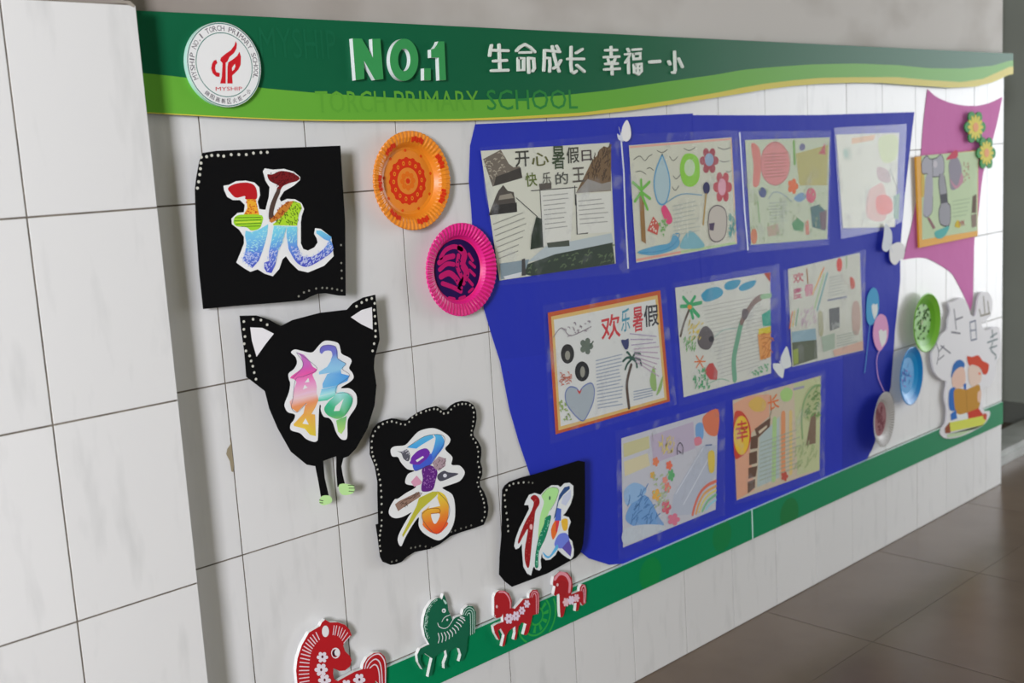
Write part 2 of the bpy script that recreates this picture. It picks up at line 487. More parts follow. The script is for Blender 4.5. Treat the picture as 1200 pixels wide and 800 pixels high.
# corridor side opposite: one window opening
fo = MB()
for x0, x1, z0, z1 in ((-7.0, -5.05, 0, 3.2), (-5.05, -3.45, 0, 1.27), (-5.05, -3.45, 2.63, 3.2), (-3.45, 5.6, 0, 3.2)):
    fo.box(x0, x1, -3.4, -3.25, z0, z1)
structure(fo.build('wall_front', 'room_paint'))
for n, (x0, x1, z0, z1) in enumerate(((-5.05, -3.45, 1.27, 2.63),)):
    wf = MB(); t = 0.05
    for a in ((x0, x1, z0, z0 + t), (x0, x1, z1 - t, z1), (x0, x0 + t, z0 + t, z1 - t), (x1 - t, x1, z0 + t, z1 - t), ((x0 + x1) / 2 - t / 2, (x0 + x1) / 2 + t / 2, z0 + t, z1 - t)):
        wf.box(a[0], a[1], -3.36, -3.30, a[2], a[3])
    structure(wf.build('window_%d' % (n + 1), 'window_metal'))
ce = MB(); ce.box(-7.0, 5.8, -3.4, 3.7, 3.2, 3.3)
structure(ce.build('ceiling', 'room_paint'))
e1 = MB(); e1.box(-7.1, -7.0, -3.4, 3.7, 0.0, 3.2)
structure(e1.build('wall_near_end', 'room_paint'))
e2 = MB(); e2.box(5.6, 5.8, -3.4, 3.7, 2.6, 3.2); e2.box(5.6, 5.8, 0.0, 3.7, 0.0, 2.6)
structure(e2.build('wall_far_end', 'room_paint'))

# ------------------------------------------------------------------ green banner over the tiles, two boards
SEAM = 1.4745
BAN_Y, BAN_T = -0.012, 0.008
GREEN_D, GREEN_L, YEL = lin('13583a', GAIN), lin('5f9e36', GAIN), lin('c4b648', GAIN)
BOTTOM = [(-0.1385, 1.3522), (-0.0945, 1.3496), (0.0348, 1.3411), (0.1644, 1.3339), (0.2701, 1.3305), (0.3842, 1.3284), (0.5508, 1.3261), (0.6882, 1.3264), (0.8694, 1.3296), (0.9178, 1.3314), (1.0596, 1.3394), (1.2129, 1.3519), (1.3895, 1.3672), (1.4856, 1.3757), (1.5862, 1.3855), (1.7157, 1.3942), (1.8402, 1.3999), (2.0173, 1.4034), (2.1691, 1.4033), (2.3732, 1.3965), (2.5954, 1.3898), (2.7628, 1.3927), (2.9018, 1.4081), (3.0341, 1.4355)]
YTOP = [(-0.1383, 1.3535), (-0.0943, 1.3511), (0.0350, 1.3428), (0.1645, 1.3356), (0.2704, 1.3326), (0.3845, 1.3308), (0.5511, 1.3298), (0.6887, 1.3315), (0.8699, 1.3360), (0.9183, 1.3383), (1.0602, 1.3487), (1.2135, 1.3618), (1.3901, 1.3788), (1.4863, 1.3901), (1.5869, 1.4001), (1.7163, 1.4089), (1.8407, 1.4156), (2.0177, 1.4186), (2.2592, 1.4203), (2.4544, 1.4127), (2.6718, 1.4077), (2.8250, 1.4187), (3.0337, 1.4610)]
LTOP = [(-0.1313, 1.4133), (-0.0916, 1.4103), (-0.0276, 1.4046), (0.1214, 1.3874), (0.2177, 1.3800), (0.3495, 1.3725), (0.4690, 1.3672), (0.5988, 1.3655), (0.7156, 1.3671), (0.8413, 1.3736), (0.9767, 1.3828), (1.0630, 1.3908), (1.2162, 1.4055), (1.3820, 1.4207), (1.4883, 1.4329), (1.6000, 1.4401), (1.7998, 1.4504), (2.0186, 1.4559), (2.2598, 1.4550), (2.4547, 1.4483), (2.6717, 1.4496), (2.9012, 1.4620), (3.0333, 1.4808)]
def interp(tab, x):
    for k in range(1, len(tab)):
        if x <= tab[k][0]:
            a, b = tab[k - 1], tab[k]; t = (x - a[0]) / (b[0] - a[0])
            return a[1] + (b[1] - a[1]) * max(0, t)
    return tab[-1][1]
def banner(x0, x1, label, tilt):
    root = empty('banner_board', (x0, BAN_Y, 1.40), label, 'banner', 'green banner boards', tilt)
    xs = [x0 + (x1 - x0) * k / 48 for k in range(49)]
    P = lambda tab: [(x - x0, interp(tab, x) - 1.40) for x in xs]
    top = [(x - x0, 0.1040) for x in xs]
    b, yl, lt = P(BOTTOM), P(YTOP), P(LTOP)
    m = MB(); m.prism(top + b[::-1], 0.0, BAN_T, GREEN_D, lin('3a6a3c', GAIN)); m.build('board', 'acrylic', root)
    m = MB(); m.prism(lt + b[::-1], -0.0002, 0.0, GREEN_L, GREEN_L); m.build('light_green_wave', 'acrylic', root)
    m = MB(); m.prism(yl + b[::-1], -0.0004, -0.0002, YEL, YEL); m.build('yellow_stripe', 'acrylic', root)
    return root
ban = banner(-0.1095, SEAM - 0.0001, 'long green wave-edged banner board carrying the emblem and raised lettering', 0.0)
banner(SEAM + 0.0001, 3.055, 'paler blank green banner board reaching past the wall end', 0.004)
for txt, x0, x1, z0, z1, c in (('MYSHIP', 0.118, 0.272, 1.437, 1.487, '165c3e'), ('TORCH', 0.219, 0.372, 1.345, 1.383, '599834'), ('PRIMARY', 0.392, 0.600, 1.345, 1.383, '599834'), ('SCHOOL', 0.622, 0.884, 1.345, 1.385, '2c7a3a')):
    gm = MB(); put_glyph(gm, txt, (x0 + 0.1095, z1 - 1.40), (x1 - x0, 0), (0, z0 - z1), -0.0006, lin(c, GAIN))
    gm.build('printed_word', 'acrylic', ban)

# ------------------------------------------------------------------ green band along the foot of the display, two strips
BZ0, BZ1, BY = 0.2246, 0.3040, -0.010
BAND = lin('07784c', GAIN)
def band(x0, x1, label):
    root = empty('green_strip', (x0, BY, BZ0), label, 'strip', 'green strips below the display')
    m = MB(); m.prism([(0, 0), (x1 - x0, 0), (x1 - x0, BZ1 - BZ0), (0, BZ1 - BZ0)], 0.0, 0.008, BAND, lin('bfe0d0', GAIN))
    m.build('board', 'acrylic', root)
    return root
b1 = band(-0.117, 1.4765, 'long green acrylic strip under the drawings, horses stuck along it')
b2 = band(1.4815, 3.012, 'shorter green acrylic strip reaching the wall end')
def spot(root, cx, cz, r, col, rings):
    m = MB(); c = lin(col, GAIN); x0, z0 = root.location.x, root.location.z
    def clip(pts): return [(min(max(p[0], x0 + .001), 9) - x0, min(max(p[1], BZ0 + .001), BZ1 - .001) - z0) for p in pts]
    if not rings:
        m.flat(clip([(cx + r * math.cos(t), cz + r * math.sin(t)) for t in [2 * math.pi * k / 40 for k in range(40)]]), -0.0003, c)
    for q in rings:
        for k in range(60):
            a, b = 2 * math.pi * k / 60, 2 * math.pi * (k + 1) / 60
            p = [(cx + r * s * math.cos(t), cz + r * s * math.sin(t)) for s, t in ((q, a), (q, b), (q - .07, b), (q - .07, a))]
            if all(BZ0 < v[1] < BZ1 for v in p): m.flat(clip(p), -0.0003, c)
    if rings:
        for k in range(10):
            t = 2 * math.pi * k / 10
            p = [(cx + r * s * math.cos(t + d), cz + r * s * math.sin(t + d)) for s, d in ((.35, -.12), (.6, -.12), (.6, .12), (.35, .12))]
            if all(BZ0 < v[1] < BZ1 for v in p): m.flat(clip(p), -0.0003, c)
    m.build('printed_roundel', 'acrylic', root)
spot(b1, 0.6770, 0.2740, 0.060, '2f9a44', (1.0, 0.72, 0.34))
spot(b1, 1.0582, 0.2555, 0.040, '127d40', ())
spot(b1, 1.3452, 0.2695, 0.040, '127540', ())
spot(b2, 1.6532, 0.2477, 0.045, '156c36', ())

# ------------------------------------------------------------------ traced things on the wall (0.1 mm, in each thing's own plane)
DATA = """T|school_emblem|emblem|round white school emblem with a red torch logo at the left of the banner||0.0436 -0.0220 1.4236 0.00000
K print print
p bb1c26 240 382 257 336 242 265 191 192 96 124 56 57 21 34 -16 -295 -117 -295 -75 -189 -38 28 -77 70 -57 112 25 170 141 238 211 315
p bb1c26 292 213 310 138 291 4 238 -73 166 -131 114 -169 111 -294 13 -295 45 -37 65 39 169 97 240 146
p ded8d6 182 18 127 -46 122 -97 162 -70 191 -20
p bb1c26 -147 77 -131 26 -166 -2 -183 -59 -168 -115 -105 -129 -118 -190 -176 -186 -234 -134 -251 -60 -228 15 -191 63
g b8323c MYSHIP -205 -350 279 -345 -209 -410
T|raised_letter|letter|raised green letter N with white edges, first of the banner's big lettering|raised NO.1 lettering|0.3330 -0.0220 1.4366 0.00000
K letter_face foam -10 0 #cfe8dc
p 338a4c -316 361 -114 365 99 39 114 365 296 376 300 -334 106 -353 -103 -20 -127 -336 -319 -359
T|raised_letter|letter|raised green letter O with white edges after the letter N|raised NO.1 lettering|0.4126 -0.0220 1.4379 0.00000
K ring 132 198 57 106
e 338a4c 15 0 333 6 36 378
T|raised_letter|letter|small raised green square full stop between O and 1|raised NO.1 lettering|0.4650 -0.0220 1.4124 0.00000
K letter_face foam -10 0 #cfe8dc
p 338a4c -54 108 108 110 94 -109 -72 -109
T|raised_letter|letter|raised green digit 1 with white edges, last of the big lettering|raised NO.1 lettering|0.4987 -0.0220 1.4394 0.00000
K letter_face foam -10 0 #cfe8dc
p 338a4c -1 336 149 340 130 -373 -34 -378 -17 39 -200 36 -192 182 -112 203 -41 273
T|raised_character|lettering|first white Chinese character, 生, on the green banner|white raised characters|0.6603 -0.0170 1.4427 0.00000
K strokes foam -5 0 #ccd2ca
l cdd2cc 55 -187 273 -223 191 -253 78
l cdd2cc 55 -195 181 255 181
l cdd2cc 56 16 289 4 -196
l cdd2cc 56 -155 -27 195 -7
l cdd2cc 56 -229 -213 223 -198
T|raised_character|lettering|second white character, 命, with a pointed roof stroke on the banner|white raised characters|0.7339 -0.0170 1.4439 0.00000
K strokes foam -5 0 #ccd2ca
l cdd2cc 56 -244 174 -149 249 -9 305 154 246 270 164
l cdd2cc 48 -157 140 161 151
l cdd2cc 50 -212 28 -222 -209 -74 -201 -55 31 -212 28
l cdd2cc 53 76 39 68 -253
l cdd2cc 53 82 35 228 29 234 -166 177 -220
T|raised_character|lettering|third white character, 成, with crossing diagonal strokes on the banner|white raised characters|0.8083 -0.0170 1.4452 0.00000
K strokes foam -5 0 #ccd2ca
l cdd2cc 54 -186 189 -211 -46 -240 -218
l cdd2cc 54 -186 189 265 167
l cdd2cc 49 -173 36 -48 31 -43 -108 -69 -238
l cdd2cc 54 49 270 97 66 162 -127 218 -231
l cdd2cc 54 283 -6 179 -116 47 -172
l cdd2cc 50 178 284 236 210
T|raised_character|lettering|fourth white character, 长, before the gap in the banner slogan|white raised characters|0.8834 -0.0170 1.4465 0.00000
K strokes foam -5 0 #ccd2ca
l cdd2cc 55 -132 260 -166 -112 -150 -244 -96 -272 -11 -231
l cdd2cc 55 -255 13 241 22
l cdd2cc 55 206 224 17 143
l cdd2cc 55 15 -110 238 -240
T|raised_character|lettering|fifth white character, 幸, first after the gap in the slogan|white raised characters|0.9980 -0.0170 1.4484 0.00000
K strokes foam -5 0 #ccd2ca
l cdd2cc 54 -192 200 177 213
l cdd2cc 54 -9 272 -16 68
l cdd2cc 54 -248 52 239 73
l cdd2cc 45 -125 16 -101 -47
l cdd2cc 46 111 29 75 -33
l cdd2cc 54 -213 -89 175 -77
l cdd2cc 54 -256 -208 239 -186
l cdd2cc 55 -10 -46 -11 -307
T|raised_character|lettering|sixth white character, 福, dense with a boxed lower half|white raised characters|1.0696 -0.0170 1.4459 0.00000
K strokes foam -5 0 #ccd2ca
l cdd2cc 51 -171 269 -131 219
l cdd2cc 51 -258 152 -95 162 -174 57 -263 -25
l cdd2cc 51 -164 57 -170 -254
l cdd2cc 51 2 257 279 275
l cdd2cc 46 15 165 255 181 247 69 18 56 15 165
l cdd2cc 46 18 -67 277 -47 274 -203 150 -282 24 -241 18 -67
l cdd2cc 42 147 -58 146 -240
l cdd2cc 42 19 -153 271 -140
T|raised_character|lettering|white horizontal bar character, 一, near the end of the slogan|white raised characters|1.1442 -0.0170 1.4471 0.00000
K strokes foam -5 0 #ccd2ca
l cdd2cc 75 -167 -12 184 8
T|raised_character|lettering|last white character, 小, of the banner slogan|white raised characters|1.2187 -0.0170 1.4483 0.00000
K strokes foam -5 0 #ccd2ca
l cdd2cc 63 -3 219 -4 -190 -31 -246 -110 -247
l cdd2cc 72 -228 -8 -192 -56
l cdd2cc 63 139 65 268 -115
T|black_card|card|torn-edged black card with a mermaid-scaled rainbow character 玩|black cards with coloured characters|0.0979 -0.0300 1.1635 0.10472
K card felt -1.2 0 #0c0c0d
p 080809 -1272 640 -1231 820 -1152 1080 -1081 1219 -839 1242 157 1243 1434 1237 1418 585 1406 -82 1296 -1371 1174 -1356 1050 -1323 902 -1279 753 -1271 601 -1306 473 -1353 -8 -1334 -793 -1294 -1338 -1277 -1341 -692 -1314 49
K paint_dots paint 0 .3
d b9b8ae 26 -1023 1156 -934 1172 -825 1168 -730 1151 -599 1170 -465 1165 -335 1159 -206 1178 -72 1181 43 1181 -1114 1152 -1128 1059 -1146 971 -1169 878 -1198 766 -1230 666
d 77766e 20 383 -1272 487 -1217 587 -1198 727 -1178 847 -1179 936 -1193 1035 -1214 1134 -1243 1223 -1271 1258 -787 1251 -922 1243 -1056 1283 -475
K paper_character paper -.5 1.2 #d8d8de
p d6d6df -786 679 -694 686 -563 738 -394 739 -241 699 -163 616 -162 483 -216 381 -199 261 -129 243 -86 240 -6 447 24 604 -38 714 -71 874 -31 919 111 891 317 894 491 840 602 745 596 691 468 604 280 522 186 407 204 353 327 393 475 375 588 300 624 202 567 84 541 -23 507 -375 543 -474 631 -510 758 -467 828 -390 819 -320 775 -234 805 -140 911 -163 1100 -317 1115 -653 913 -801 595 -884 417 -827 280 -681 208 -565 138 -613 63 -768 -67 -877 -208 -821 -330 -733 -462 -762 -569 -689 -695 -584 -615 -446 -527 -282 -517 -177 -589 -52 -705 49 -704 140 -588 223 -475 228 -448 344 -525 428 -650 437 -742 495 -785 614
K colouring print 0 1.3 sub
s a81a20 -713 636 -596 694 -397 708 -259 661 -213 553 -241 422 -425 435 -434 488 -591 472 -680 556
p e39a2c -411 434 -249 423 -209 169 -484 189 -412 289
x b8381e 40 18 10 -411 434 -249 423 -209 169 -484 189 -412 289
s 8fc22c -670 112 -622 173 -493 190 -167 152 -182 7 -247 -67 -378 -83 -458 -24 -611 2 -669 46
l 3c5a1c 10 -638 149 -185 119
l 3c5a1c 10 -658 98 -180 82
l 3c5a1c 10 -635 43 -186 24
l c8d840 13 -632 69 -206 52
l 3c5a1c 10 -555 -2 -214 -22
G 7:74c2e2 -231:6cb2de -416:5c86d0 -549:4a58ba -735:3f48ac
p 6db6de -478 -75 -381 -109 -219 -70 -66 -2 -97 -160 -157 -315 -230 -469 -529 -441 -485 -286 -500 -152
p 4a58ba -529 -441 -230 -469 -301 -596 -428 -704 -583 -542
x 9fd0ea 70 37 8 -483 -127 -101 -53 -157 -315 -230 -469 -529 -441
x aab4e4 60 37 11 -529 -441 -230 -469 -301 -596 -428 -704 -583 -542
G
s 6a181c 2 817 89 813 255 862 459 820 585 732 535 681 382 650 259 603 191 514 110 439 154 583 187 621 35 710
x 2a0c10 60 26 8 31 816 254 852 459 820 555 734 260 617 154 583 50 722
s 4a3a34 151 557 207 526 116 359 45 177 55 96 -44 76 -8 287
p b8742e -47 50 49 123 196 273 322 345 442 350 340 222 178 86 -6 15
p 9cc42c 21 -9 178 86 340 222 442 350 558 302 580 219 510 115 461 -71 19 -27
x 4c6a1c 60 37 11 21 -9 340 222 442 350 558 302 580 219 461 -71
x 8a3a1c 24 32 13 -47 50 196 273 383 354 178 86
G -47:74c6e4 -261:66b4de -449:5878ca -610:4c56b8 -825:454cb0
p 6fbfe0 33 -37 266 -69 150 -343 80 -445 -98 -455 -35 -272
p 66b4de 266 -69 460 -85 429 -395 476 -536 329 -495 262 -407 249 -243
p 4a52b4 -98 -455 82 -423 -3 -680 -90 -820 -176 -797 -213 -726 -203 -633 -114 -615
s 5560bd 262 -407 421 -477 501 -594 713 -614 942 -497 1063 -369 1110 -541 926 -663 604 -783 427 -724 321 -576
p 5fa8cc 817 -182 909 -190 1100 -317 1061 -392 956 -346 812 -229
x b4bce8 130 38 11 277 -409 421 -477 501 -594 713 -614 942 -497 1063 -369 1110 -541 926 -663 604 -783 427 -724
x a8d8ee 70 37 8 33 -37 460 -85 429 -395 150 -343 80 -445 -98 -455
x b4bce8 40 37 11 -98 -455 82 -423 -3 -680 -176 -797 -209 -686
T|black_card|card|black cat-head card with white ears and thin legs, character 转|black cards with coloured characters|0.1454 -0.0270 0.8803 0.08727
K card felt -1.2 0 #0c0c0d
p 080809 -1164 1358 -864 1324 -635 1220 -508 1134 -421 1087 -205 1158 334 1214 884 1200 1012 1298 1229 1375 1491 1396 1498 1001 1508 576 1368 251 1339 70 1364 -255 1288 -617 1098 -1011 825 -1332 665 -1433 556 -1447 502 -1585 515 -1758 542 -1914 390 -1944 393 -1668 420 -1381 254 -1399 148 -1413 148 -1719 201 -2076 45 -2056 18 -1743 -14 -1473 -179 -1411 -460 -1119 -664 -669 -789 -291 -838 19 -1056 230 -1152 320 -1143 761 -1160 1105
K ear_patch paper -.4 .6 #d6d4dc
p d4d2dc -999 1141 -781 1102 -579 975 -745 825 -935 631 -991 910
K ear_patch paper -.4 .6 #d6d4dc
p d4d2dc 942 1058 1178 1157 1392 1182 1385 973 1373 775 1154 899
K foot paper -.4 .8 #a9d08c
s add48f 410 -1927 501 -1905 674 -1971 728 -2043 691 -2121 551 -2132 437 -2078
l 3c5a34 13 603 -1961 721 -1987
l 3c5a34 13 610 -2016 734 -2044
l 3c5a34 13 605 -2069 710 -2104
K foot paper -.4 .8 #a9d08c
s add48f 15 -2070 77 -2032 202 -2061 253 -2142 212 -2202 60 -2203 -3 -2135
l 23301e 13 1 -2093 68 -2125
l 23301e 13 2 -2141 64 -2161
K paint_dots paint 0 .3
d b9b8ae 24 -1103 1253 -933 1269 -793 1236 -686 1143 -1116 1123 -1108 1000 -1136 882 -1117 757 -1059 665 -1042 574 -1020 481 -1005 370 -985 253
d b9b8ae 26 1078 1237 1191 1291 1296 1325 1407 1338 1459 1242 1436 1124 1443 1008 1443 876 1432 745 1422 641 1380 515 1337 389
K paper_character paper -.5 1.2 #d8d8de
s d4d4de -292 608 -216 648 -104 611 50 556 139 556 251 645 361 709 480 699 639 633 674 516 696 431 841 342 880 268 817 155 876 64 892 -34 799 -100 640 -155 638 -182 789 -207 889 -293 926 -396 896 -555 741 -719 691 -819 659 -1088 580 -1114 508 -1058 444 -936 399 -764 333 -669 232 -623 183 -506 192 -414 153 -447 81 -946 58 -1022 -16 -1029 -156 -947 -261 -824 -427 -739 -422 -633 -352 -567 -328 -479 -452 -416 -500 -328 -498 -249 -404 -82 -360 68 -380 163 -370 254 -264 315 -197 410 -215 517
K colouring print 0 1.3 sub
G 569:b070b4 348:b660ae 205:d84c98 75:e47cb4 -134:eeb0c6 -199:f0b8be -278:ea8a66 -448:e28a48 -579:e2a850 -762:d4b83c -894:c8b440
s b860ac -193 593 -96 552 -41 517 50 397 98 297 172 232 101 177 -106 158 -323 154 -333 195 -120 305 -94 420 -127 530
p e07cb0 -257 156 71 168 130 12 142 -70 125 -187 -113 -212 -344 -198 -317 -71 -244 75
p d84a96 -322 162 -108 277 104 198 69 142 -108 132 -256 109
p f0b4c4 -317 -163 -45 -118 130 -135 130 -201 -113 -217 -345 -211
p e88262 -358 -195 -112 -199 138 -203 150 -299 72 -432 -95 -322 -282 -447 -388 -348 -406 -240
p e08a48 -111 -346 133 -256 149 -312 72 -432 -46 -571 -171 -508
p d4b840 -374 -643 -170 -495 -40 -519 60 -551 37 -937 -77 -888 -167 -762 -363 -677
G
p d8d6de -8 115 5 39 -88 44
p d8d6de -91 10 -39 -52 -134 -68
p d8d6de -132 -582 -82 -704 -202 -665
G 613:6a62b4 428:6a78c0 335:7fb2e2 150:86b8e4 70:4a90d2 -89:4690d0 -156:8cc8e0 -249:a0dcd8 -316:3cb490 -502:349c70 -662:4aa46c -769:90c066 -957:a8cc70
s 6668b8 259 577 324 634 458 633 574 584 609 472 581 341 461 347 499 434 477 518 359 536 286 494
p 7fb2e2 477 363 622 357 755 247 677 164 455 133 208 141 206 187 377 253
p 4a90d2 364 121 641 170 648 83 811 21 756 -66 553 -113 251 -115 259 -36
p 9cd6d6 229 -125 553 -113 518 -221 300 -231 179 -242
p 38b48c 164 -248 518 -221 475 -289 319 -342 141 -329
s 3a9f6e 443 -310 571 -238 721 -277 832 -406 789 -536 652 -675 495 -714 308 -611 245 -491 314 -395
G
p d8d8de 650 -374 545 -573 431 -558 472 -478
G -674:4aa46c -781:90c066 -969:a8cc70
p 9cc468 463 -735 681 -694 620 -916 545 -997 483 -943
G
c 50506a 6 -323 154 -120 305 -94 420 -193 593 50 397 172 232 -106 158 -259 130 -344 -198 -388 -348 -282 -447 -95 -322
c 50506a 7 254 525 324 634 574 584 598 366 755 247 671 165 811 21 553 -113 510 -241 721 -277 832 -406 652 -675
T|black_card|card|scallop-edged black card with bird and fruit shapes forming 暑|black cards with coloured characters|0.3947 -0.0210 0.6421 0.06981
K card felt -1.2 0 #0c0c0d
p 080809 -1190 1129 -1103 1282 -1000 1359 -855 1389 -683 1396 -570 1364 -458 1313 -343 1291 -251 1338 -98 1394 146 1439 359 1440 446 1383 503 1332 595 1325 693 1389 822 1426 979 1429 1135 1385 1255 1296 1309 1172 1310 1015 1265 867 1212 773 1205 681 1310 544 1376 399 1364 244 1327 120 1368 -21 1358 -152 1283 -267 1287 -374 1369 -500 1434 -675 1458 -869 1426 -1022 1313 -1182 1050 -1195 728 -1192 473 -1205 344 -1249 215 -1294 -35 -1331 -396 -1296 -579 -1338 -703 -1407 -851 -1416 -966 -1395 -1130 -1288 -1177 -1175 -1197 -768 -1215 -539 -1158 -538 -1125 10 -1102 252 -1131 554 -1219 818
K paint_dots paint 0 .3
a aaa9a0 22 84 -1149 -1182 -1166 -927 -1142 -732 -1090 -546 -1050 -107 -1046 239 -1092 546 -1164 806 -1158 1049 -1068 1226 -889 1328 -688 1338 -493 1251 -349 1223 -191 1342 21 1382 264 1397 395 1362 498 1272 620 1259 785 1362 974 1368 1142 1327 1237 1227 1235 1055 1195 881 1143 709 1244 532 1293 338 1263 134 1298 -85 1217 -279 1279 -479 1350 -735 1348 -1003 1240 -1110
d 66655e 21 493 -1120 594 -1120 735 -1114 862 -1120 992 -1116 -476 -1192 -376 -1204 -267 -1207 -138 -1252 -3 -1314 -932 -1343 -827 -1347
K paper_character paper -.5 1.2 #d8d8de
s d4d6e0 -765 807 -671 855 -436 831 -281 924 -104 1030 141 1044 327 992 527 856 622 741 587 652 482 561 641 367 609 222 801 161 909 32 893 -62 775 -150 576 -169 360 -184 413 -245 578 -381 624 -621 584 -906 457 -1103 273 -1202 138 -1199 -62 -1065 -202 -932 -265 -788 -251 -631 -432 -777 -597 -957 -701 -1095 -764 -977 -714 -832 -488 -572 -407 -497 -633 -536 -813 -507 -912 -404 -883 -286 -763 -158 -690 -160 -501 -95 -254 -26 -468 71 -490 155 -414 263 -263 292 -423 359 -556 514 -618 636 -741 678
K colouring print 0 1.3 sub
G 950:5cb0e4 779:4aa0e0 624:3a84d4 500:3a62c4 376:4458c0 252:4a50b8
p 7cc0e4 -404 778 -215 833 16 911 205 905 238 844 -72 756 -188 711
s 3a8ad6 242 897 393 867 477 723 427 589 242 452 117 336 -113 291 -263 292 -285 455 14 453 176 578 273 812
G
s 6a2f9c -312 571 -155 663 33 671 118 558 14 453 -142 386 -359 455 -336 513
p 4058c0 -263 292 -289 418 -142 386 22 458 136 554 167 468 99 346 -113 291
p d8d8e4 -227 489 -54 538 -30 507 -193 447
s 55555f -626 753 -519 724 -407 747 -344 625 -392 509 -496 579 -540 697
x c8c8d0 12 37 9 -555 731 -408 732 -362 628 -408 529 -495 588
s 5a2575 -95 287 97 324 256 177 202 -3 111 -174 -115 -154 -143 -51 -93 96
x a070b0 50 19 9 -76 283 96 308 238 181 154 -120 -113 -138
p a08a92 157 359 319 452 485 368 454 230 294 169 193 239
x 4a3a42 24 25 9 195 351 317 436 484 359 446 232 294 169
s 4a4a55 248 83 408 144 519 87 756 8 588 -26 314 -45
e c8c8d0 430 42 46 -10 3 38
p c890a8 -373 96 -234 191 -117 38 -158 0 -308 -13
p 8a6f62 -771 -250 -676 -210 -207 -132 -178 -234 -617 -366 -712 -397
x 4a342c 22 68 12 -753 -254 -208 -148 -178 -228 -616 -357
p b0ac3a -218 -257 108 -206 259 -241 175 -318 -182 -489 -303 -586 -650 -928 -663 -877 -434 -586 -287 -399
G -223:d8c440 -444:e8b43a -634:ec9434 -824:e8682c -1046:dc4424
s e8a83a 221 -232 386 -336 465 -549 422 -832 288 -1026 130 -1067 -70 -934 -164 -717 -169 -556 -51 -505 210 -359
p ea7a32 -170 -652 440 -755 397 -891 288 -1033 -173 -811
s e0522c -157 -767 405 -893 288 -1033 130 -1067 -70 -941
G
p d8d8de 195 -307 261 -532 -14 -514 94 -369
s d8d8de 40 -640 240 -689 149 -845 74 -825
c 8a4a2a 13 -172 -587 -34 -525 211 -569 242 -657 33 -631
c 40404a 8 -404 778 16 911 393 867 477 723 242 452 117 336 -263 292
c 40404a 8 221 -232 465 -549 422 -832 130 -1067 -164 -717 -169 -556
T|black_card|card|tilted square black card at the blue paper's edge, character 假|black cards with coloured characters|0.7006 -0.0260 0.4809 0.15708
K card felt -1.2 0 #0c0c0d
p 080809 -1019 935 -948 1018 -828 1070 -500 1100 -170 1097 441 1129 998 1158 1170 1095 1137 469 1087 -216 1005 -721 922 -905 789 -988 646 -1010 13 -1136 -928 -1189 -1111 -1011 -1227 -840 -1186 -461 -1099 17 -1059 560
K paint_dots paint 0 .3
d aaa9a0 24 -976 816 -917 913 -834 994 -735 1011 -606 1000 -476 984 -971 705 -969 567 -953 425 -938 283 -935 144 -937 34
d 6a6962 22 -346 956 -249 925
K paper_character paper -.5 1.2 #d8d8de
p d0d4dc -496 498 -450 585 -360 690 -209 699 -64 626 60 711 234 772 402 736 467 680 575 742 713 727 811 635 798 437 717 254 566 88 494 47 646 -31 691 -142 611 -296 599 -467 697 -577 736 -790 710 -929 636 -983 535 -914 404 -794 307 -683 232 -779 90 -844 -29 -828 -108 -751 -117 -635 -162 -795 -157 -967 -211 -1016 -308 -957 -338 -892 -372 -912 -434 -1066 -529 -999 -616 -820 -623 -452 -613 -314 -701 -391 -784 -398 -817 -320 -767 -165 -654 32 -509 221 -381 388 -392 474
K colouring print 0 1.3 sub
s 8e1f22 -332 615 -229 662 -118 567 -110 439 -220 309 -267 109 -342 -239 -469 -858 -561 -750 -558 -468 -445 -46 -569 -156 -694 -294 -704 -208 -517 111 -336 322 -257 500
x c05a50 26 17 11 -316 597 -119 554 -245 189 -467 -830 -548 -697 -465 -97 -640 -223 -338 294
e d8a8a8 -359 -10 39 -9 4 61
s a2d48c -42 607 129 724 332 703 411 607 311 402 128 216 -29 -88 -195 -303 -113 158 8 441
c 3c5a44 8 -42 607 129 724 332 703 411 607 311 402 163 236
e 2e5a44 165 505 23 -5 3 45
s 1f7a5a 18 100 173 121 107 -91 -13 -347 -200 -614 -238 -918 -321 -896 -283 -593 -177 -279 -25 -32
x 8fd0b4 26 28 11 16 72 154 97 27 -271 -200 -614 -253 -885 -303 -873 -246 -546
p 2f4a78 422 519 569 658 708 657 711 593 524 497 396 383 289 66 234 21
p b9c0d4 522 469 737 565 726 396 577 243 461 326
p 4a62b8 353 250 452 199 425 -52 246 -53
s dd6a30 152 -187 283 -19 331 -230 187 -424
p c83a48 290 -20 385 -42 336 -260 273 -273
s d8aa3a 436 -54 575 -43 608 -123 576 -288 473 -278
p c8ccd8 382 -84 442 -113 349 -320 319 -255
s 6878cc 347 -348 554 -369 621 -559 518 -649 377 -666 213 -545
s 58a4d2 -100 -625 61 -760 274 -560 310 -641 183 -738 59 -799 -41 -754
p 5a4fa0 412 -666 613 -528 678 -717 630 -914
T|paper_butterfly|butterfly|white paper butterfly at the blue paper's top edge|white paper butterflies|1.0368 -0.0090 1.2958 0.31416
K wing paper -.6 0 #d8dce4
s d6dae4 -93 -108 -51 77 34 207 93 214 149 78 163 -66 136 -176 48 -239 -40 -213
K wing paper -.6 .5 #d8dce4
s c2c6d2 -195 -59 -145 -97 -82 -109 -66 -198 -130 -213 -180 -167
K body paper -1.2 .8 #c8ccd4
l c6cad2 22 -100 -54 -57 -226
l 9a9ea8 7 -111 -63 -146 81
T|paper_butterfly|butterfly|white paper butterfly near the blue paper's right edge|white paper butterflies|2.2366 -0.0090 0.9348 -0.06981
K wing paper -.6 0 #d8dce4
s c6ccd8 -494 612 -228 503 -29 283 -87 -78 -427 -207 -708 -78 -601 259
K wing paper -.6 .5 #d8dce4
s dfe4ec -172 -107 137 -11 483 -13 833 -150 792 -460 474 -562 160 -663 -180 -480
K body paper -1.2 .8 #c8ccd4
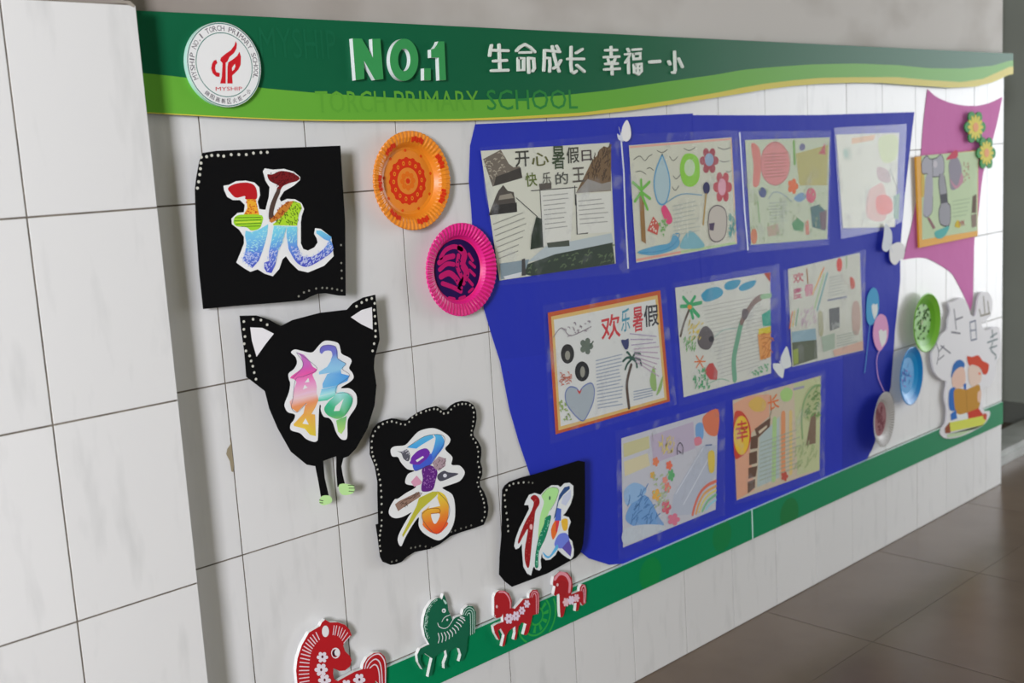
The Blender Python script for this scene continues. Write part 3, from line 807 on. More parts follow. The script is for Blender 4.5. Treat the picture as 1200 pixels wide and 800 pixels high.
l c6cad2 36 -204 6 -5 -270
T|paper_butterfly|butterfly|white paper butterfly between the lower two rows of drawings|white paper butterflies|1.6346 -0.0090 0.6686 0.24435
K wing paper -.6 0 #d8dce4
s cfd4e2 -27 135 102 351 200 442 282 223 343 -57 292 -134 46 -131
K wing paper -.6 .5 #d8dce4
s cfd4e2 -349 19 -200 39 -18 -7 74 -124 38 -380 -70 -344 -207 -199
K body paper -1.2 .8 #c8ccd4
l c6cad2 26 -70 73 86 -178
T|paper_backing|paper|large royal-blue paper backing shaped like a flowerpot under the drawings||1.2923 -0.0015 0.7800 0.00000
K sheet bluepaper -.7 0 #262f9c
p 2430a4 -6948 5394 -4439 5421 -992 5485 42 5504 65 4149 185 2082 376 -100 -3726 334 -6682 605 -6853 1127 -7034 1747 -7196 2814 -7198 3828 -7211 4298 -7120 4975
K sheet bluepaper -.7 .3 #262f9c
p 2430a4 7 5464 3182 5412 5624 5382 10980 5390 10616 3976 10337 2888 10051 1362 10036 323 9699 -1076 9581 -1849 6759 -1498 272 -84 117 2088 32 4150
K sheet bluepaper -.7 .5 #262f9c
p 2531a8 -6691 642 -3723 372 344 -52 6856 -1389 6665 -4872 5237 -4812 2100 -4792 -2992 -4807 -3674 -4648 -4346 -4299 -4820 -3883 -5604 -2834 -6026 -1954 -6292 -1188 -6503 -450
K sheet bluepaper -.7 .8 #262f9c
p 222d9a 6671 -1310 9583 -1717 9386 -2823 8817 -3828 8242 -4527 7632 -4968 6523 -4865
T|drawing|drawing|collaged drawing with dark photographs and titled 开心暑假, top left|sleeved holiday drawings|0.7942 -0.0032 1.1477 0.00000
K paper paper -.3 0 #c2c2b4
p c4c5b8 -1883 1193 1977 1233 1988 -1448 -1593 -1421
K picture print 0 .1
p 6a6258 -1834 1030 -1340 1197 -1135 907 -1009 830 -841 846 -780 605 -1627 476
x a09888 30 74 18 -1834 1030 -1340 1197 -1135 907 -843 823 -1586 577
p 3c3834 -1514 667 -809 821 -780 605 -1594 484
p 4a4540 -1334 493 -1213 367 -1050 334 -984 -77 -1784 -89 -1545 293 -1473 383
p 8a8478 -1449 287 -1118 314 -1060 215 -1489 196
p 2c2a28 -1561 106 -981 115 -984 -77 -1784 -89
p 6e5840 2014 1206 1891 1133 1777 1162 1618 1092 1532 968 1373 873 799 197 1942 179
p 8a8680 799 197 1193 477 1642 351 1956 385 1943 194
x 4a3a2c 50 112 26 1973 1182 1618 1092 1373 873 1040 435 1925 386
p cacbc4 -304 313 747 300 550 -853 -291 -850
l 3a3a38 19 -544 327 845 320
l 3a3a38 24 -290 312 -292 -865
l 3a3a38 25 773 349 765 -52
r 8a8a86 8 19 -204 248 656 256 523 -537 -196 -537
p cacbc4 796 162 1940 153 1894 -729 770 -685
l 3a3a38 25 796 162 770 -685 1108 -688
r 8a8a86 6 20 863 67 1856 70 1829 -541 879 -516
g 3a3a34 开 -963 1150 -546 1154 -963 828
g 5a5c34 心 -496 1095 18 1114 -491 816
g 3c4a34 暑 118 1218 510 1215 101 731
g 3f4038 假 565 1178 969 1189 553 833
g 4a4040 日 1029 1098 1352 1101 1026 862
g 5c6a34 快 -705 697 -363 704 -701 409
g 4a4a44 乐 -204 687 55 684 -210 444
g 4c4e48 的 181 668 577 668 183 407
g 55504a 王 707 742 1100 744 713 427
p 55504a -313 459 59 463 49 341 -302 337
r 8a8a84 7 19 -1685 -214 -639 -5 -883 -907 -1560 -1032
l 3a3a3a 19 -993 211 -415 -216
p 2c352c -450 -213 -281 -275 -306 -863 -675 -878 -618 -590
p a9b4b8 -221 -856 1877 -754 1940 -979 631 -1053 -799 -1134
p 38423a -837 -1179 49 -1046 783 -1016 1902 -965 1948 -1444 -685 -1426 -1019 -1331
p 7f8f98 -1564 -1079 -726 -1078 -884 -1345 -1559 -1406
x 5a6a50 40 97 24 -733 -1166 779 -1067 1898 -1018 1910 -1413 -819 -1377
p c8ccd0 -1488 -1351 -950 -1314 -1025 -1408 -1428 -1421
p 444444 -942 -1056 -846 -1046 -848 -1398 -970 -1395
p 4a5048 -180 -786 504 -788 509 -915 -153 -888
K sleeve film -.25 1.2
p ffffff -1921 1263 2425 1426 2439 -1709 -1667 -1523
T|drawing|drawing|beach drawing with gulls, palm and green oval, second in the top row|sleeved holiday drawings|1.2436 -0.0032 1.1372 0.00000
K paper paper -.3 0 #bcbcaa
p bfc0b0 -1873 1256 2034 1326 2133 -1324 -1795 -1395
K picture print 0 .1
l d0a090 45 -1834 1218 2006 1287
l cf9888 56 -1763 -1338 -130 -1310
l a8c090 58 -130 -1310 2091 -1294
l d0b090 40 2006 1277 2091 -1294
c 55584e 18 -1733 934 -1587 997 -1480 992 -1343 895 -1207 982 -1081 1023
c 55584e 18 -892 1108 -710 1055 -504 1117
c 55584e 19 114 1119 321 1064 538 1128
c 55584e 19 -439 951 -309 852 -136 939
c 55584e 18 -1680 659 -1502 664 -1327 587
c 55584e 18 -1283 709 -1173 727 -1052 666
c 55584e 19 -384 242 -275 155 -138 252
c 55584e 19 -330 499 -220 423 -45 523
c 55584e 20 1451 1097 1698 1040 1970 1080
c 55584e 20 1517 775 1682 734 1912 759
c 55584e 20 1755 517 1838 478 1967 507
s 9fb6bc -713 1009 -957 671 -1053 304 -930 -77 -671 -118 -484 224 -513 603
c 5a92b8 42 -713 1009 -957 671 -1053 304 -930 -77 -671 -118 -484 224 -513 603 -713 1009
s 84bf44 -77 629 -2 863 161 989 434 979 642 860 691 593 637 353 430 219 194 223 6 339
e b5c8a8 298 659 205 -9 12 200
f 9c4c54 6 1082 794 378 -16 18 330
e 8aa0b8 1083 818 180 -7 8 155
f ad434c 6 1592 128 389 -22 21 396
e c890a0 1567 130 168 -10 11 208
p 8a6a40 -1604 198 -1447 188 -1429 -997 -1591 -912
l 6aae4a 73 -1515 238 -1802 429
l 6aae4a 73 -1515 238 -1215 406
l 6aae4a 73 -1518 193 -1760 1
l 6aae4a 73 -1518 193 -1218 26
l 6aae4a 73 -1515 238 -1515 468
l 6aae4a 73 -1521 147 -1328 -213
p b85a50 -1374 -698 -1134 -390 -925 -594 -1014 -832
x e0d8c8 10 37 23 -1334 -655 -1137 -437 -962 -591 -1049 -796
s cc4874 -830 -272 -674 -165 -430 -515 -625 -604
x 78a868 20 66 28 -925 -594 -694 -494 -575 -765 -793 -880
s 5a98b8 -1692 -1136 -1104 -1074 -577 -1051 -412 -851 -192 -1038 -357 -1216 -1117 -1285 -1661 -1208
s 78a8b4 -201 -1182 212 -831 675 -1116 748 -1271 265 -1275
c 4a8ab0 32 -1659 -1185 -889 -1213 -428 -1113 -183 -894 -336 -857
r a0a8a0 8 19 -408 -159 652 -85 606 -913 -417 -932
c 6a94b0 23 -671 -118 -49 56 737 -17
l d0d0c4 14 139 -52 125 -969
e 3f4060 924 142 138 -8 8 146
l a88a50 49 899 -3 746 -728
s b8b2aa 943 -694 1041 -406 1335 -303 1663 -450 1704 -805 1587 -1097 1288 -1196 1004 -1071
c 5a5058 25 943 -694 1041 -406 1335 -303 1663 -450 1704 -805 1587 -1097 1288 -1196 1004 -1071 943 -694
p 554a60 982 -722 1214 -716 1153 -910 990 -881
x 6fa4a4 30 110 30 1782 -610 2085 -556 2078 -1038 1750 -1238
K sleeve film -.25 1.2
p ffffff -2065 1508 2316 1492 2501 -1512 -2062 -1553
K sleeve_seam seam -1.5 1.6
l c8ccdc 31 -2148 1497 -2100 680 -2113 -225 -2100 -1489
T|drawing|drawing|green-tinted drawing with a big red lined circle, third in the top row|sleeved holiday drawings|1.6865 -0.0032 1.1249 0.00000
K paper paper -.3 0 #aab598
p b2bca4 -1822 1366 2166 1321 1956 -1455 -1687 -1284
K picture print 0 .1
s c67a70 -1567 1268 -1213 1142 -1152 704 -1271 226 -1537 218 -1489 719
e c88280 -509 722 677 -30 24 567
c 9c5a58 18 -1055 1068 -486 1280 110 979 166 645 -2 321 -533 161 -1045 376 -1150 750 -1055 1068
r 9a6058 8 18 -1016 1021 69 1018 -1 345 -1005 350
l 6fa04c 104 380 1253 401 682
p a9a466 455 942 2085 1127 1975 19 598 97
s 6a6a8a 771 1203 919 1141 880 1036 720 1013 636 1102
p b06060 1569 900 1710 993 1919 1181 1937 852
f d0642f 5 291 91 262 -15 8 210
s 46507c -1303 66 -1137 149 -953 45 -1009 -100 -1205 -97
s 7090b0 322 -223 679 -101 959 -215 599 -347
e c05c70 1167 -204 245 -15 7 205
c 7a9098 23 -864 -170 -650 -20 -357 -37 -64 -150 232 -313
r 8a9890 7 19 -867 -240 147 -259 125 -834 -809 -808
p 4f8a5c 192 -887 477 -755 799 -936 728 -1150 289 -1074
p 45686a 1111 -518 1569 -476 1951 -727 1842 -1219 1200 -1066
p 6a5a62 1561 -698 1954 -652 1900 -1173 1638 -1177
p c08070 827 -899 1008 -854 1048 -1251 868 -1245
e c07858 -1557 -1073 145 -13 9 203
p a89884 -978 -888 -475 -834 -385 -1127 -906 -1139
l 8aa878 65 -1356 -208 -1298 -722
x 94a47c 60 91 36 -1777 186 1862 -24 1865 -1371 -1643 -1205
K sleeve film -.25 1.2
p ffffff -2029 1587 2237 1502 2017 -1627 -1880 -1470
K sleeve_seam seam -1.5 1.6
l c8ccdc 31 -2062 1552 -2000 607 -1941 -443 -1844 -1395
T|drawing|drawing|glare-washed pale drawing at the right end of the top row|sleeved holiday drawings|2.1208 -0.0032 1.1236 0.00000
K paper paper -.3 0 #c6c8b4
p cbcdbe -1826 1399 1723 1358 1417 -1425 -1545 -1209
K picture print 0 .1
p d2ab80 -1007 1276 311 1342 204 1190 -1011 1115
s c0cc9a 517 1233 1590 1255 1525 617 715 545
s cda69c -139 -302 333 -121 703 -89 909 -526 811 -1161 -206 -1004
s d8584a 325 -489 804 -413 1233 -601 1249 -925 793 -1010 370 -888
s b8c0b0 -1502 990 -1112 1027 -1021 720 -1414 686
l 707468 32 1139 314 1621 -356
l 707468 27 1626 -32 1455 -399
p 6a9682 1343 -500 1731 -416 1641 -1225 1355 -1160
s b49c9c 396 401 1031 266 1133 -59 494 29
s 9fb8a8 -1455 939 -1260 957 -1216 779 -1412 761
K sleeve film2 -.25 1.2
p ffffff -1962 1590 2171 1605 1841 -1296 838 -1459 -1671 -1510
T|drawing|drawing|orange-bordered drawing with heart, palm tree and title 欢乐暑假|sleeved holiday drawings|0.9529 -0.0032 0.7829 0.00000
K paper paper -.3 0 #b85a32
p b0512c -1841 1387 1933 1413 2127 -1287 -1806 -1274
K picture print 0 .1
p c9a868 -1751 1292 1824 1311 2017 -1224 -1714 -1208
p c8cac8 -1673 1213 1740 1225 1925 -1155 -1642 -1132
g b83a40 欢 -190 1070 463 1093 -194 507
g 4a8aa0 乐 502 1137 815 1155 481 611
g b84048 暑 897 1134 1269 1135 880 553
g 3a3a40 假 1291 1132 1835 1112 1296 617
e 2c2c2c -1309 414 207 -33 16 213
e 8a8a80 -1312 381 80 -13 8 102
e 26282a -880 -46 227 -39 16 222
e 8a8a80 -867 -58 75 -13 9 123
f 5f6a60 5 -702 489 221 -34 14 189
l 4a5a50 38 -584 480 -474 559
s 9aa4ac -1003 -493 -857 -385 -610 -357 -516 -519 -570 -776 -765 -1030 -948 -1149 -1208 -943 -1425 -662 -1440 -422 -1297 -320 -1098 -380
c 6070a4 28 -1003 -493 -857 -385 -610 -357 -516 -519 -570 -776 -765 -1030 -948 -1149 -1208 -943 -1425 -662 -1440 -422 -1297 -320 -1098 -380 -1003 -493
p b84038 -1087 -416 -994 -471 -909 -438 -1000 -542
c 52443c 89 771 -177 632 -453 586 -695 630 -1154
c 34544a 59 811 -34 649 17 496 -42
c 34544a 59 811 -34 693 110 642 142
c 34544a 59 811 -34 955 83 1104 19
c 34544a 59 811 -34 1059 -84 1125 -236
c 34544a 59 811 -34 639 -130 557 -241
c 34544a 59 811 -34 941 -130 970 -261
s 3a4068 455 443 603 435 722 437 694 233 573 222
s 8aa86a 1409 -639 1585 -338 1646 -886 1487 -894
s 8aa86a 1620 -1046 1885 -620 1827 -919
r 8894a8 15 24 -418 156 510 163 463 -1072 -430 -998
r a890a8 6 25 887 203 1815 161 1776 -704 939 -155
r 8894a8 4 25 822 -778 1594 -826 1580 -1054 805 -1037
c 7a7078 18 -1728 842 -1464 1012 -1245 817 -1009 806 -519 901
x 8a8088 24 74 18 -1462 1035 -509 1042 -526 806 -1484 759
x b06a5a 24 83 23 -1540 20 -1207 -14 -1192 -277 -1560 -235
x 8aa060 24 65 23 -1652 -572 -1428 -709 -1286 -1071 -1622 -1051
r 9a8aa8 3 24 764 619 1749 375 1736 173 813 215
K sleeve film -.25 1.2
p ffffff -1995 1567 2118 1462 2366 -1411 -1998 -1446
T|drawing|drawing|drawing of a bent palm tree with blue clouds, middle row|sleeved holiday drawings|1.3965 -0.0032 0.7970 0.00000
K paper paper -.3 0 #b9bcb2
p c0c2ba -1943 1264 2038 1197 1966 -1478 -1769 -1430
K picture print 0 .1
r 9a9a96 20 14 -921 717 1971 674 1889 -1206 -237 -1247
s 3a8cac -947 957 -786 1056 -668 1089 -274 1090 -42 942 -209 818 -763 778
s 3a8cac 6 1082 213 1178 705 1147 531 971 121 966
s 3a8cac 613 961 868 1054 1378 1070 1242 912 775 858
c 5a5048 74 -1443 668 -1663 370 -1807 86
l 3f9a66 93 -1415 758 -1750 792
l 3f9a66 93 -1414 781 -1649 997
l 3f9a66 93 -1414 781 -1199 956
l 3f9a66 93 -1414 781 -956 783
l 3f9a66 102 -1415 758 -1074 467
l 3f9a66 93 -1415 758 -1304 451
e c88a40 -1417 734 90 -12 3 56
c 6a9c82 188 332 -1347 316 -846 508 -331 694 64
c 7a6660 167 694 64 826 194 1266 510 1617 606
c 8ab08a 130 1617 606 2012 593
s 544a4c 751 378 920 380 1015 243 865 114 725 183
s 5f5a5c -993 133 -757 171 -532 -30 -503 -228 -711 -413 -1019 -341 -1161 -128
e 38363c -595 -175 110 -17 4 77
x c8b45a 30 93 28 -1552 354 -983 298 -970 -157 -1504 -124
x 6aa060 30 84 28 -1722 3 -1270 -17 -1292 -394 -1670 -381
l c87040 33 -1221 -500 -969 -830
l c87040 33 -953 -543 -1237 -785
l c87040 33 -1305 -630 -883 -690
p b04a48 -935 -932 -731 -773 -572 -775 -386 -1025 -430 -1238 -713 -1174
x 4a9a68 40 95 28 -1405 -1043 -933 -884 -726 -1405 -1346 -1341
c 7aa890 19 -876 -1281 -317 -1233 84 -1353
p 429a86 1596 140 1996 239 1995 -205 1625 -173
p c8b838 1449 -209 1994 -221 1986 -409 1416 -356
p cc8e50 1382 -351 1969 -396 1950 -1036 1472 -1045
x b06a38 20 201 25 1399 -363 1969 -396 1942 -1009 1499 -1039
p a85040 1731 1206 2038 1197 2001 949
x 50a070 20 80 25 1012 -1263 1933 -1214 1923 -1444 1090 -1429
d 8a8a80 14 -1654 1160 -1508 1096 -1203 1153 -1126 1168 -1358 1101 1379 1095
c 8aa8a0 19 -459 -138 -92 -21 480 -55
K sleeve film -.25 1.2
p ffffff -2081 1395 2466 1380 2467 -1642 -1983 -1628
T|drawing|drawing|drawing with photo patches and pink lettering, right end of the middle row|sleeved holiday drawings|1.8605 -0.0032 0.7857 0.00000
K paper paper -.3 0 #b4b6aa
p bbbdb2 -1764 1306 1959 1385 2086 -1493 -1665 -1363
K picture print 0 .1
g b04858 欢 -1538 1157 -1031 1164 -1521 881
g b05070 度 -1554 765 -1131 767 -1529 450
l 9a7a58 73 -858 1198 -804 824
g c05880 假 -997 794 -555 784 -980 465
l c87848 53 -493 602 18 1158
l c8a858 42 -594 481 -114 1065
l 7aa0a0 85 -366 25 182 979
l a0b890 74 -510 97 12 971
e c43c30 827 1153 154 -16 6 195
c a08a80 16 873 958 1072 662 1381 461
l 88a078 65 1215 1332 1207 1031
p 86a2ae -1674 -403 -481 -470 -434 -827 -1639 -697
p 58604e -1657 -695 -433 -800 -412 -1329 -1617 -1345
p 8a9a48 -1628 -910 -1364 -898 -1361 -1302 -1588 -1323
p 55585a 231 -27 792 -46 785 -624 272 -660
x 9aa09a 16 109 27 319 -448 780 -457 785 -624 292 -652
l 7a8090 54 188 223 1184 197
r 959c98 7 21 259 890 1078 892 1114 299 241 297
s b09a90 1470 -162 1689 33 1900 -162 1941 -675 1771 -990 1506 -839
s b85848 1388 736 1598 657 1646 429 1432 399
l c8703c 52 -1762 -286 -1606 136
l c8b050 42 -1603 -256 -1494 148
l 6aa080 42 -1453 -251 -1323 178
x b8a0b0 30 94 31 -1232 87 -462 91 -429 -396 -1202 -366
p c4a494 397 -1228 2071 -1205 2064 -1478 493 -1420
p 98a898 -194 -755 514 -750 500 -1189 -109 -1203
r 8f9a92 5 22 614 -820 1774 -849 1765 -1216 604 -1177
s a0a080 -320 -89 -122 -88 -91 -661 -291 -686
K sleeve film -.25 1.2
p ffffff -2002 1295 2264 1451 2172 -1564 -1856 -1479
T|drawing|drawing|pastel drawing with a rainbow and blue rocks, left of the bottom row|sleeved holiday drawings|1.1509 -0.0032 0.4676 0.00000
K paper paper -.3 0 #b0b0b8
p b4b5be -1659 1338 2047 1299 1808 -1255 -1775 -1246
K picture print 0 .1
p b9b58c -1609 1200 -682 1190 -674 891 -1605 873
p c4bc9c -1612 775 -753 789 -683 474 -1601 422
p ada2b6 -638 1181 1014 1191 1074 508 -545 490
s c86e50 1434 1244 2047 1299 2004 686 1687 702 1447 928
s 6c96c4 1105 1061 1307 1113 1420 997 1383 691 1133 682
s c87888 1039 764 1286 743 1327 578 1077 569
p a8aebc 143 -454 1373 505 1927 397 1835 -361 783 -1116 18 -947
l c4c8d2 30 239 -447 1369 443
l c4c8d2 31 508 -794 1767 292
c c86a58 87 861 -1137 973 -913 1208 -655 1517 -541 1847 -524
c cc9a5c 75 1000 -1148 1111 -948 1323 -748 1561 -679 1840 -651
c c8c070 63 1130 -1144 1240 -981 1398 -862 1606 -786 1834 -759
c 7ab088 75 1260 -1152 1389 -1019 1547 -931 1828 -873
c 8fbccc 63 1403 -1150 1540 -1070 1821 -1000
s 6a94c4 -1644 -599 -1448 -294 -1040 -159 -736 -355 -446 -856 -274 -1086 -469 -1229 -1267 -891
s 86a8cc -1640 108 -1283 198 -896 -15 -951 -181 -1492 -283 -1642 -186
x 4a74a8 40 174 29 -1578 -261 -936 55 -369 -1121 -1527 -809
s b4bcc4 -1703 -821 -909 -915 -185 -1171 -928 -1213 -1727 -1171
f d07a58 5 -479 518 127 -29 8 119
f d86a50 5 19 313 130 -30 7 120
f 5aa06a 5 79 54 140 -33 10 157
f d0a04c 5 -503 -293 182 -45 10 155
f c05868 5 -155 -686 186 -48 11 181
f d07060 5 -79 -214 130 -32 8 133
f c87088 5 106 -1063 246 -65 10 159
f c8a050 5 -608 216 108 -26 6 95
f d0887a 5 -160 -11 111 -27 6 96
x a0b088 30 83 36 -608 216 -10 136 20 -916 -609 -509
x c8b870 30 119 30 -330 995 227 937 205 576 -352 639
c 34343c 24 345 514 355 696 466 776 564 650 544 470
l 34343c 24 397 595 488 513
s c8b050 1562 274 1816 250 1791 -223 1587 -207
l 5a6a90 31 1473 496 1725 454
l 8a8a8a 18 -571 1226 -556 1044
K sleeve film -.25 1.2
p ffffff -1867 1544 2347 1470 2172 -1493 -1960 -1533
T|drawing|drawing|peach drawing with brick pillar, sun badge and tree, right of the bottom row|sleeved holiday drawings|1.6111 -0.0032 0.4763 0.00000
K paper paper -.3 0 #b8a890
p bcae98 -1921 1326 2247 1243 2093 -1453 -1882 -1328
K picture print 0 .1
p cc987c -1894 1225 -1274 1315 -295 1186 -321 591 -1292 260 -1085 -1247 -1881 -1315
p b2b88c 882 1255 2246 1222 2093 -1439 965 -1330
p a4b2b0 -797 122 162 495 91 -1192 -971 -1208
l 9cbc80 200 -74 441 -189 -1160
l cc885c 202 339 514 272 -1132
l c8b070 149 696 492 642 -1184
r 8f9a88 10 26 -746 11 1200 12 1156 -1165 -853 -1102
s c8a450 -1252 1102 -859 1224 -474 1020 -540 801 -987 855
s 9abe74 223 1124 522 1224 814 1049 685 835 331 881
l 9090a4 68 876 1106 1363 1087
s b83a28 -1899 904 -1637 995 -1376 800 -1203 504 -1186 171 -1365 -119 -1698 -229 -1929 -124
e d8b02c -1594 337 346 -73 25 515
g b83a28 幸 -1843 751 -1303 708 -1829 178
p 5c4030 -1009 385 -266 547 -311 308 -888 108
p 5c4030 -1184 204 -850 200 -900 -155 -1232 -115
p 5c4030 -1281 -204 -925 -216 -940 -546 -1296 -531
p 5c4030 -1332 -589 -922 -630 -1013 -896 -1346 -884
p 5c4030 -1383 -961 -1049 -955 -1060 -1186 -1398 -1270
p c8b8a0 -846 285 -445 382 -448 316 -793 208
g cc6a34 长 -388 1150 142 1139 -361 732
s a2aa7c 1284 618 1608 1008 1984 1010 2206 794 2145 101 1699 50 1331 228
c 7a9a68 69 1248 -346 1235 282 1412 732 1858 998 2212 969
p 745f4c 1705 223 1958 244 1903 -627 1426 -580
x 6a8a50 40 137 41 1348 675 2109 952 2145 101 1391 181
f b04a3c 5 328 -1214 178 -42 6 137
c 6a5a4c 27 -323 558 -262 646 -199 768
x 98a878 30 165 41 813 -530 1928 -633 1906 -1267 789 -1149
K sleeve film -.25 1.2
p ffffff -1991 1403 2483 1392 2342 -1743 -1973 -1423
T|pink_paper|paper|pink concave paper sail tapering to a point at the wall's end||2.7254 -0.0015 1.1265 0.00000
K sheet paper -.7 0 #b8609c
s c068a4 -2494 2606 -2494 2606 -1818 2343 -564 2129 843 2069 1947 2164 2860 2345 2860 2345 2523 1629 2150 984 1411 -128 1052 -1491 782 -2205 698 -3429 649 -4292 486 -4669 486 -4669 66 -4178 -381 -3716 -906 -3253 -1757 -2884 -2580 -2605 -3378 -2510 -4076 -2492 -4076 -2492 -3807 -1955 -3522 -1453 -3120 -355 -2954 535 -2788 1497 -2591 2310
T|mounted_drawing|drawing|small green drawing of grey figures on an orange board over pink paper||2.5874 -0.0100 1.0522 0.00000
K mount foam -6 0 #c8902c
p d89c34 -2036 1326 2227 1376 2193 -1449 -1854 -1466
K paper paper -.3 .3 #b4c4a0
p b6c8a4 -1713 1345 2193 1353 2158 -1272 -1678 -1228
K picture print 0 .5
s c8b060 -1718 837 -1545 783 -1531 188 -1695 107
s a6a6b0 -1715 1109 -1589 1240 -1347 1330 -1154 1222 -710 1241 -460 1333 -239 1138 -281 720 -961 662 -1352 774 -1660 812
c 3c3c44 27 -1715 1109 -1589 1240 -1347 1330 -1154 1222 -710 1241 -460 1333 -239 1138 -281 720 -961 662 -1352 774 -1660 812 -1715 1109
l 3c3c44 23 -1007 1216 -980 686
e c0bcc4 -810 1047 139 -6 1 111
s a4a4b0 -1401 721 -1010 664 -984 62 -1036 -399 -1361 -560 -1604 -450 -1551 98
s 97979f -513 723 -210 661 -58 239 44 -192 199 -345 146 -913 -468 -840 -567 -432 -465 -158 -614 412
c 34343a 33 -513 723 -584 410 -445 -159 -587 -431 -468 -840 146 -913 199 -345 23 -191 -58 239 -210 661
p 55555c -515 79 -58 98 -7 -189 -445 -206
c 3c3c44 18 -1604 -450 -1361 -560 -1036 -399 -984 62
s 8f8b98 97 983 354 1278 772 1143 1005 752 668 244 251 212 148 605
s c05064 -77 1169 458 1415 719 1382 667 1195 251 1165
s b88a9c 148 558 563 203 1091 412 984 705 668 292
x b06a60 16 57 29 1142 1032 1464 971 1520 486 1038 271
p 6a5a50 1796 -114 2071 -57 2053 -671 1723 -656
p 8a7a70 1690 -718 2076 -697 2079 -1117 1747 -1140
s 5caca8 -871 -1065 -367 -990 146 -960 -245 -1270 -722 -1266
p 8f6a70 -1362 -583 -1214 -571 -820 -929 -970 -963
s c8b03c 511 -990 690 -812 902 -925 860 -1067
g b04858 MK 796 -849 1224 -843 818 -1025
r 90a888 5 19 354 -118 1632 -103 1635 -738 354 -738
T|foam_flower|flower|upper green and yellow layered flower on the pink paper|foam flowers on the pink paper|2.7779 -0.0140 1.2643 0.00000
K petal_layer foam -4 0 #1f7a34
f 1f8434 6 12 1 764 -17 -4 551
K petal_layer foam -3 .6 #b8b030
f c8ba34 12 12 1 562 -12 -3 409
K flower_center foam -3 1.2 #d88848
e d99058 12 1 198 -4 -1 150
T|foam_flower|flower|lower green and yellow flower overlapping the pink paper's right edge|foam flowers on the pink paper|2.8566 -0.0160 1.1787 0.00000
K petal_layer foam -4 0 #1f7a34
f 1f8434 6 8 -4 714 -27 -6 563
K petal_layer foam -3 .6 #b8b030
f c8ba34 12 8 -4 524 -20 -4 402
K flower_center foam -3 1.2 #d88848
e d99058 8 -4 186 -7 -2 145
T|paper_balloon|balloon|blue paper balloon with a white heart and blue string|paper balloons|2.1194 -0.0050 0.7568 0.00000
K balloon paper -1 0 #3f94c4
s 4596c2 54 574 313 450 412 103 352 -225 124 -462 -125 -514 -302 -336 -320 -2 -234 384
K heart paper -.3 .4 #ccd6e0
p cfd9e2 -35 40 70 106 174 53 305 76 329 -87 273 -248 125 -382 12 -179
K string paper -.6 -.2 #3f7cb8
c 4a88bc 33 -138 -506 -210 -816 -353 -1463 -466 -1880
T|paper_balloon|balloon|pink paper balloon with a white heart and curving pink string|paper balloons|2.1607 -0.0060 0.6615 0.00000
K balloon paper -1 0 #c88cb4
s cf94bc 159 672 397 531 526 173 439 -156 166 -353 -49 -408 -282 -182 -380 169 -267 522 -41 672
K heart paper -.3 .4 #ccd6e0
p d4d6e0 -63 190 70 238 215 149 391 178 414 -30 330 -208 113 -325 -16 -88
K string paper -.6 -.2 #b88cc0
c c094c4 34 -22 -392 -187 -671 -117 -1160 90 -1505 315 -1787
T|reading_cutout|cutout|white cutout board of two children reading a book below grey lettering||2.7155 -0.0130 0.4495 0.00000
K board foam -6 0 #cfcdd6
s d3d2dc -1230 2599 -900 2612 -367 2665 -57 2505 306 2044 689 1935 846 2405 1054 2632 1461 2634 1826 2501 1997 2186 1884 1795 1471 1668 1176 1599 1474 1315 2142 1337 2570 1201 2682 597 2584 235 2363 82 2250 -389 1830 -692 1246 -699 1336 -1426 1806 -1555 1808 -1760 1341 -1953 521 -2009 -433 -2000 -1356 -1870 -1805 -1646 -1775 -1460 -1431 -1316 -1355 -902 -1504 -447 -1383 27 -1725 158 -2236 526 -2406 1107 -2116 1338 -1794 1635 -1350 1765 -1275 2048 -1126 2307
K picture print 0 .15
c 77767f 48 -2116 1407 -1942 1103 -2061 740
l 77767f 49 -1972 1107 -1574 1254
l 77767f 49 -1795 1288 -1126 938
l 77767f 42 -1943 859 -1575 940
l 77767f 56 -870 2343 -717 1674
l 77767f 56 -748 1989 -257 2013
l 77767f 56 -1051 1624 -441 1492
l 6d7488 50 276 1761 374 1134
l 6d7488 50 276 1761 690 1761
l 6d7488 51 690 1761 775 1125
l 6d7488 43 341 1464 724 1445
l 6d7488 51 374 1134 775 1125
l 8a8478 51 1299 2494 1419 1895
l 8a8478 51 1629 2292 1750 1850
l 8a8478 51 977 2099 1109 1864
l 8a8478 58 1076 1868 1800 1858
l 67787c 52 1975 1264 2045 979
l 67787c 52 1612 874 2403 880
l 67787c 52 1844 1009 2349 1098
c 67787c 52 2014 812 1899 569 2291 320 2242 200
l 67787c 45 1781 647 2355 648
s 2f66a8 -1051 289 -899 547 -516 627 -159 475 -158 302 -670 259 -930 90 -1082 152
s dcb4a4 -1021 141 -670 345 -205 310 -47 -64 -203 -327 -899 -252
s 2f66b0 -1173 -259 -777 -281 -668 -747 -745 -1021 -1173 -938 -1264 -563
p 2f66b0 -203 -254 1 -254 2 -473 -156 -444
s d2d6e6 -745 -1165 -43 -1245 117 -1482 -590 -1414
s c2452c 60 641 425 568 908 541 1237 304 1720 91 1590 -200 1291 -164 1075 73 507 292 220 311
s e6beb0 157 227 507 278 1075 50 1112 -378 592 -470 223 -272
s b58434 -899 -381 -515 -343 2 -473 512 -470 1031 -534 972 -1280 116 -1277 -714 -1135
l 8a5f24 29 2 -473 68 -1267
s e0b4a0 869 -741 1131 -715 1085 -1079 872 -1038
p bc3c2a 116 -1277 923 -1286 1506 -1760 165 -1507
p 2f66b0 -1128 -1090 -745 -1021 -668 -1326 -1082 -1315
p c6ca56 -1234 -1356 1255 -1620 1540 -1843 1258 -1951 -1128 -1680
p b0c4a0 -1386 -1719 683 -1968 1341 -1953 -433 -1971 -1356 -1834
p 8a4a30 -1536 -1473 -1204 -1348 -1143 -1720 -1506 -1658
p b85038 1337 -1539 1588 -1626 1540 -1843 1272 -1713
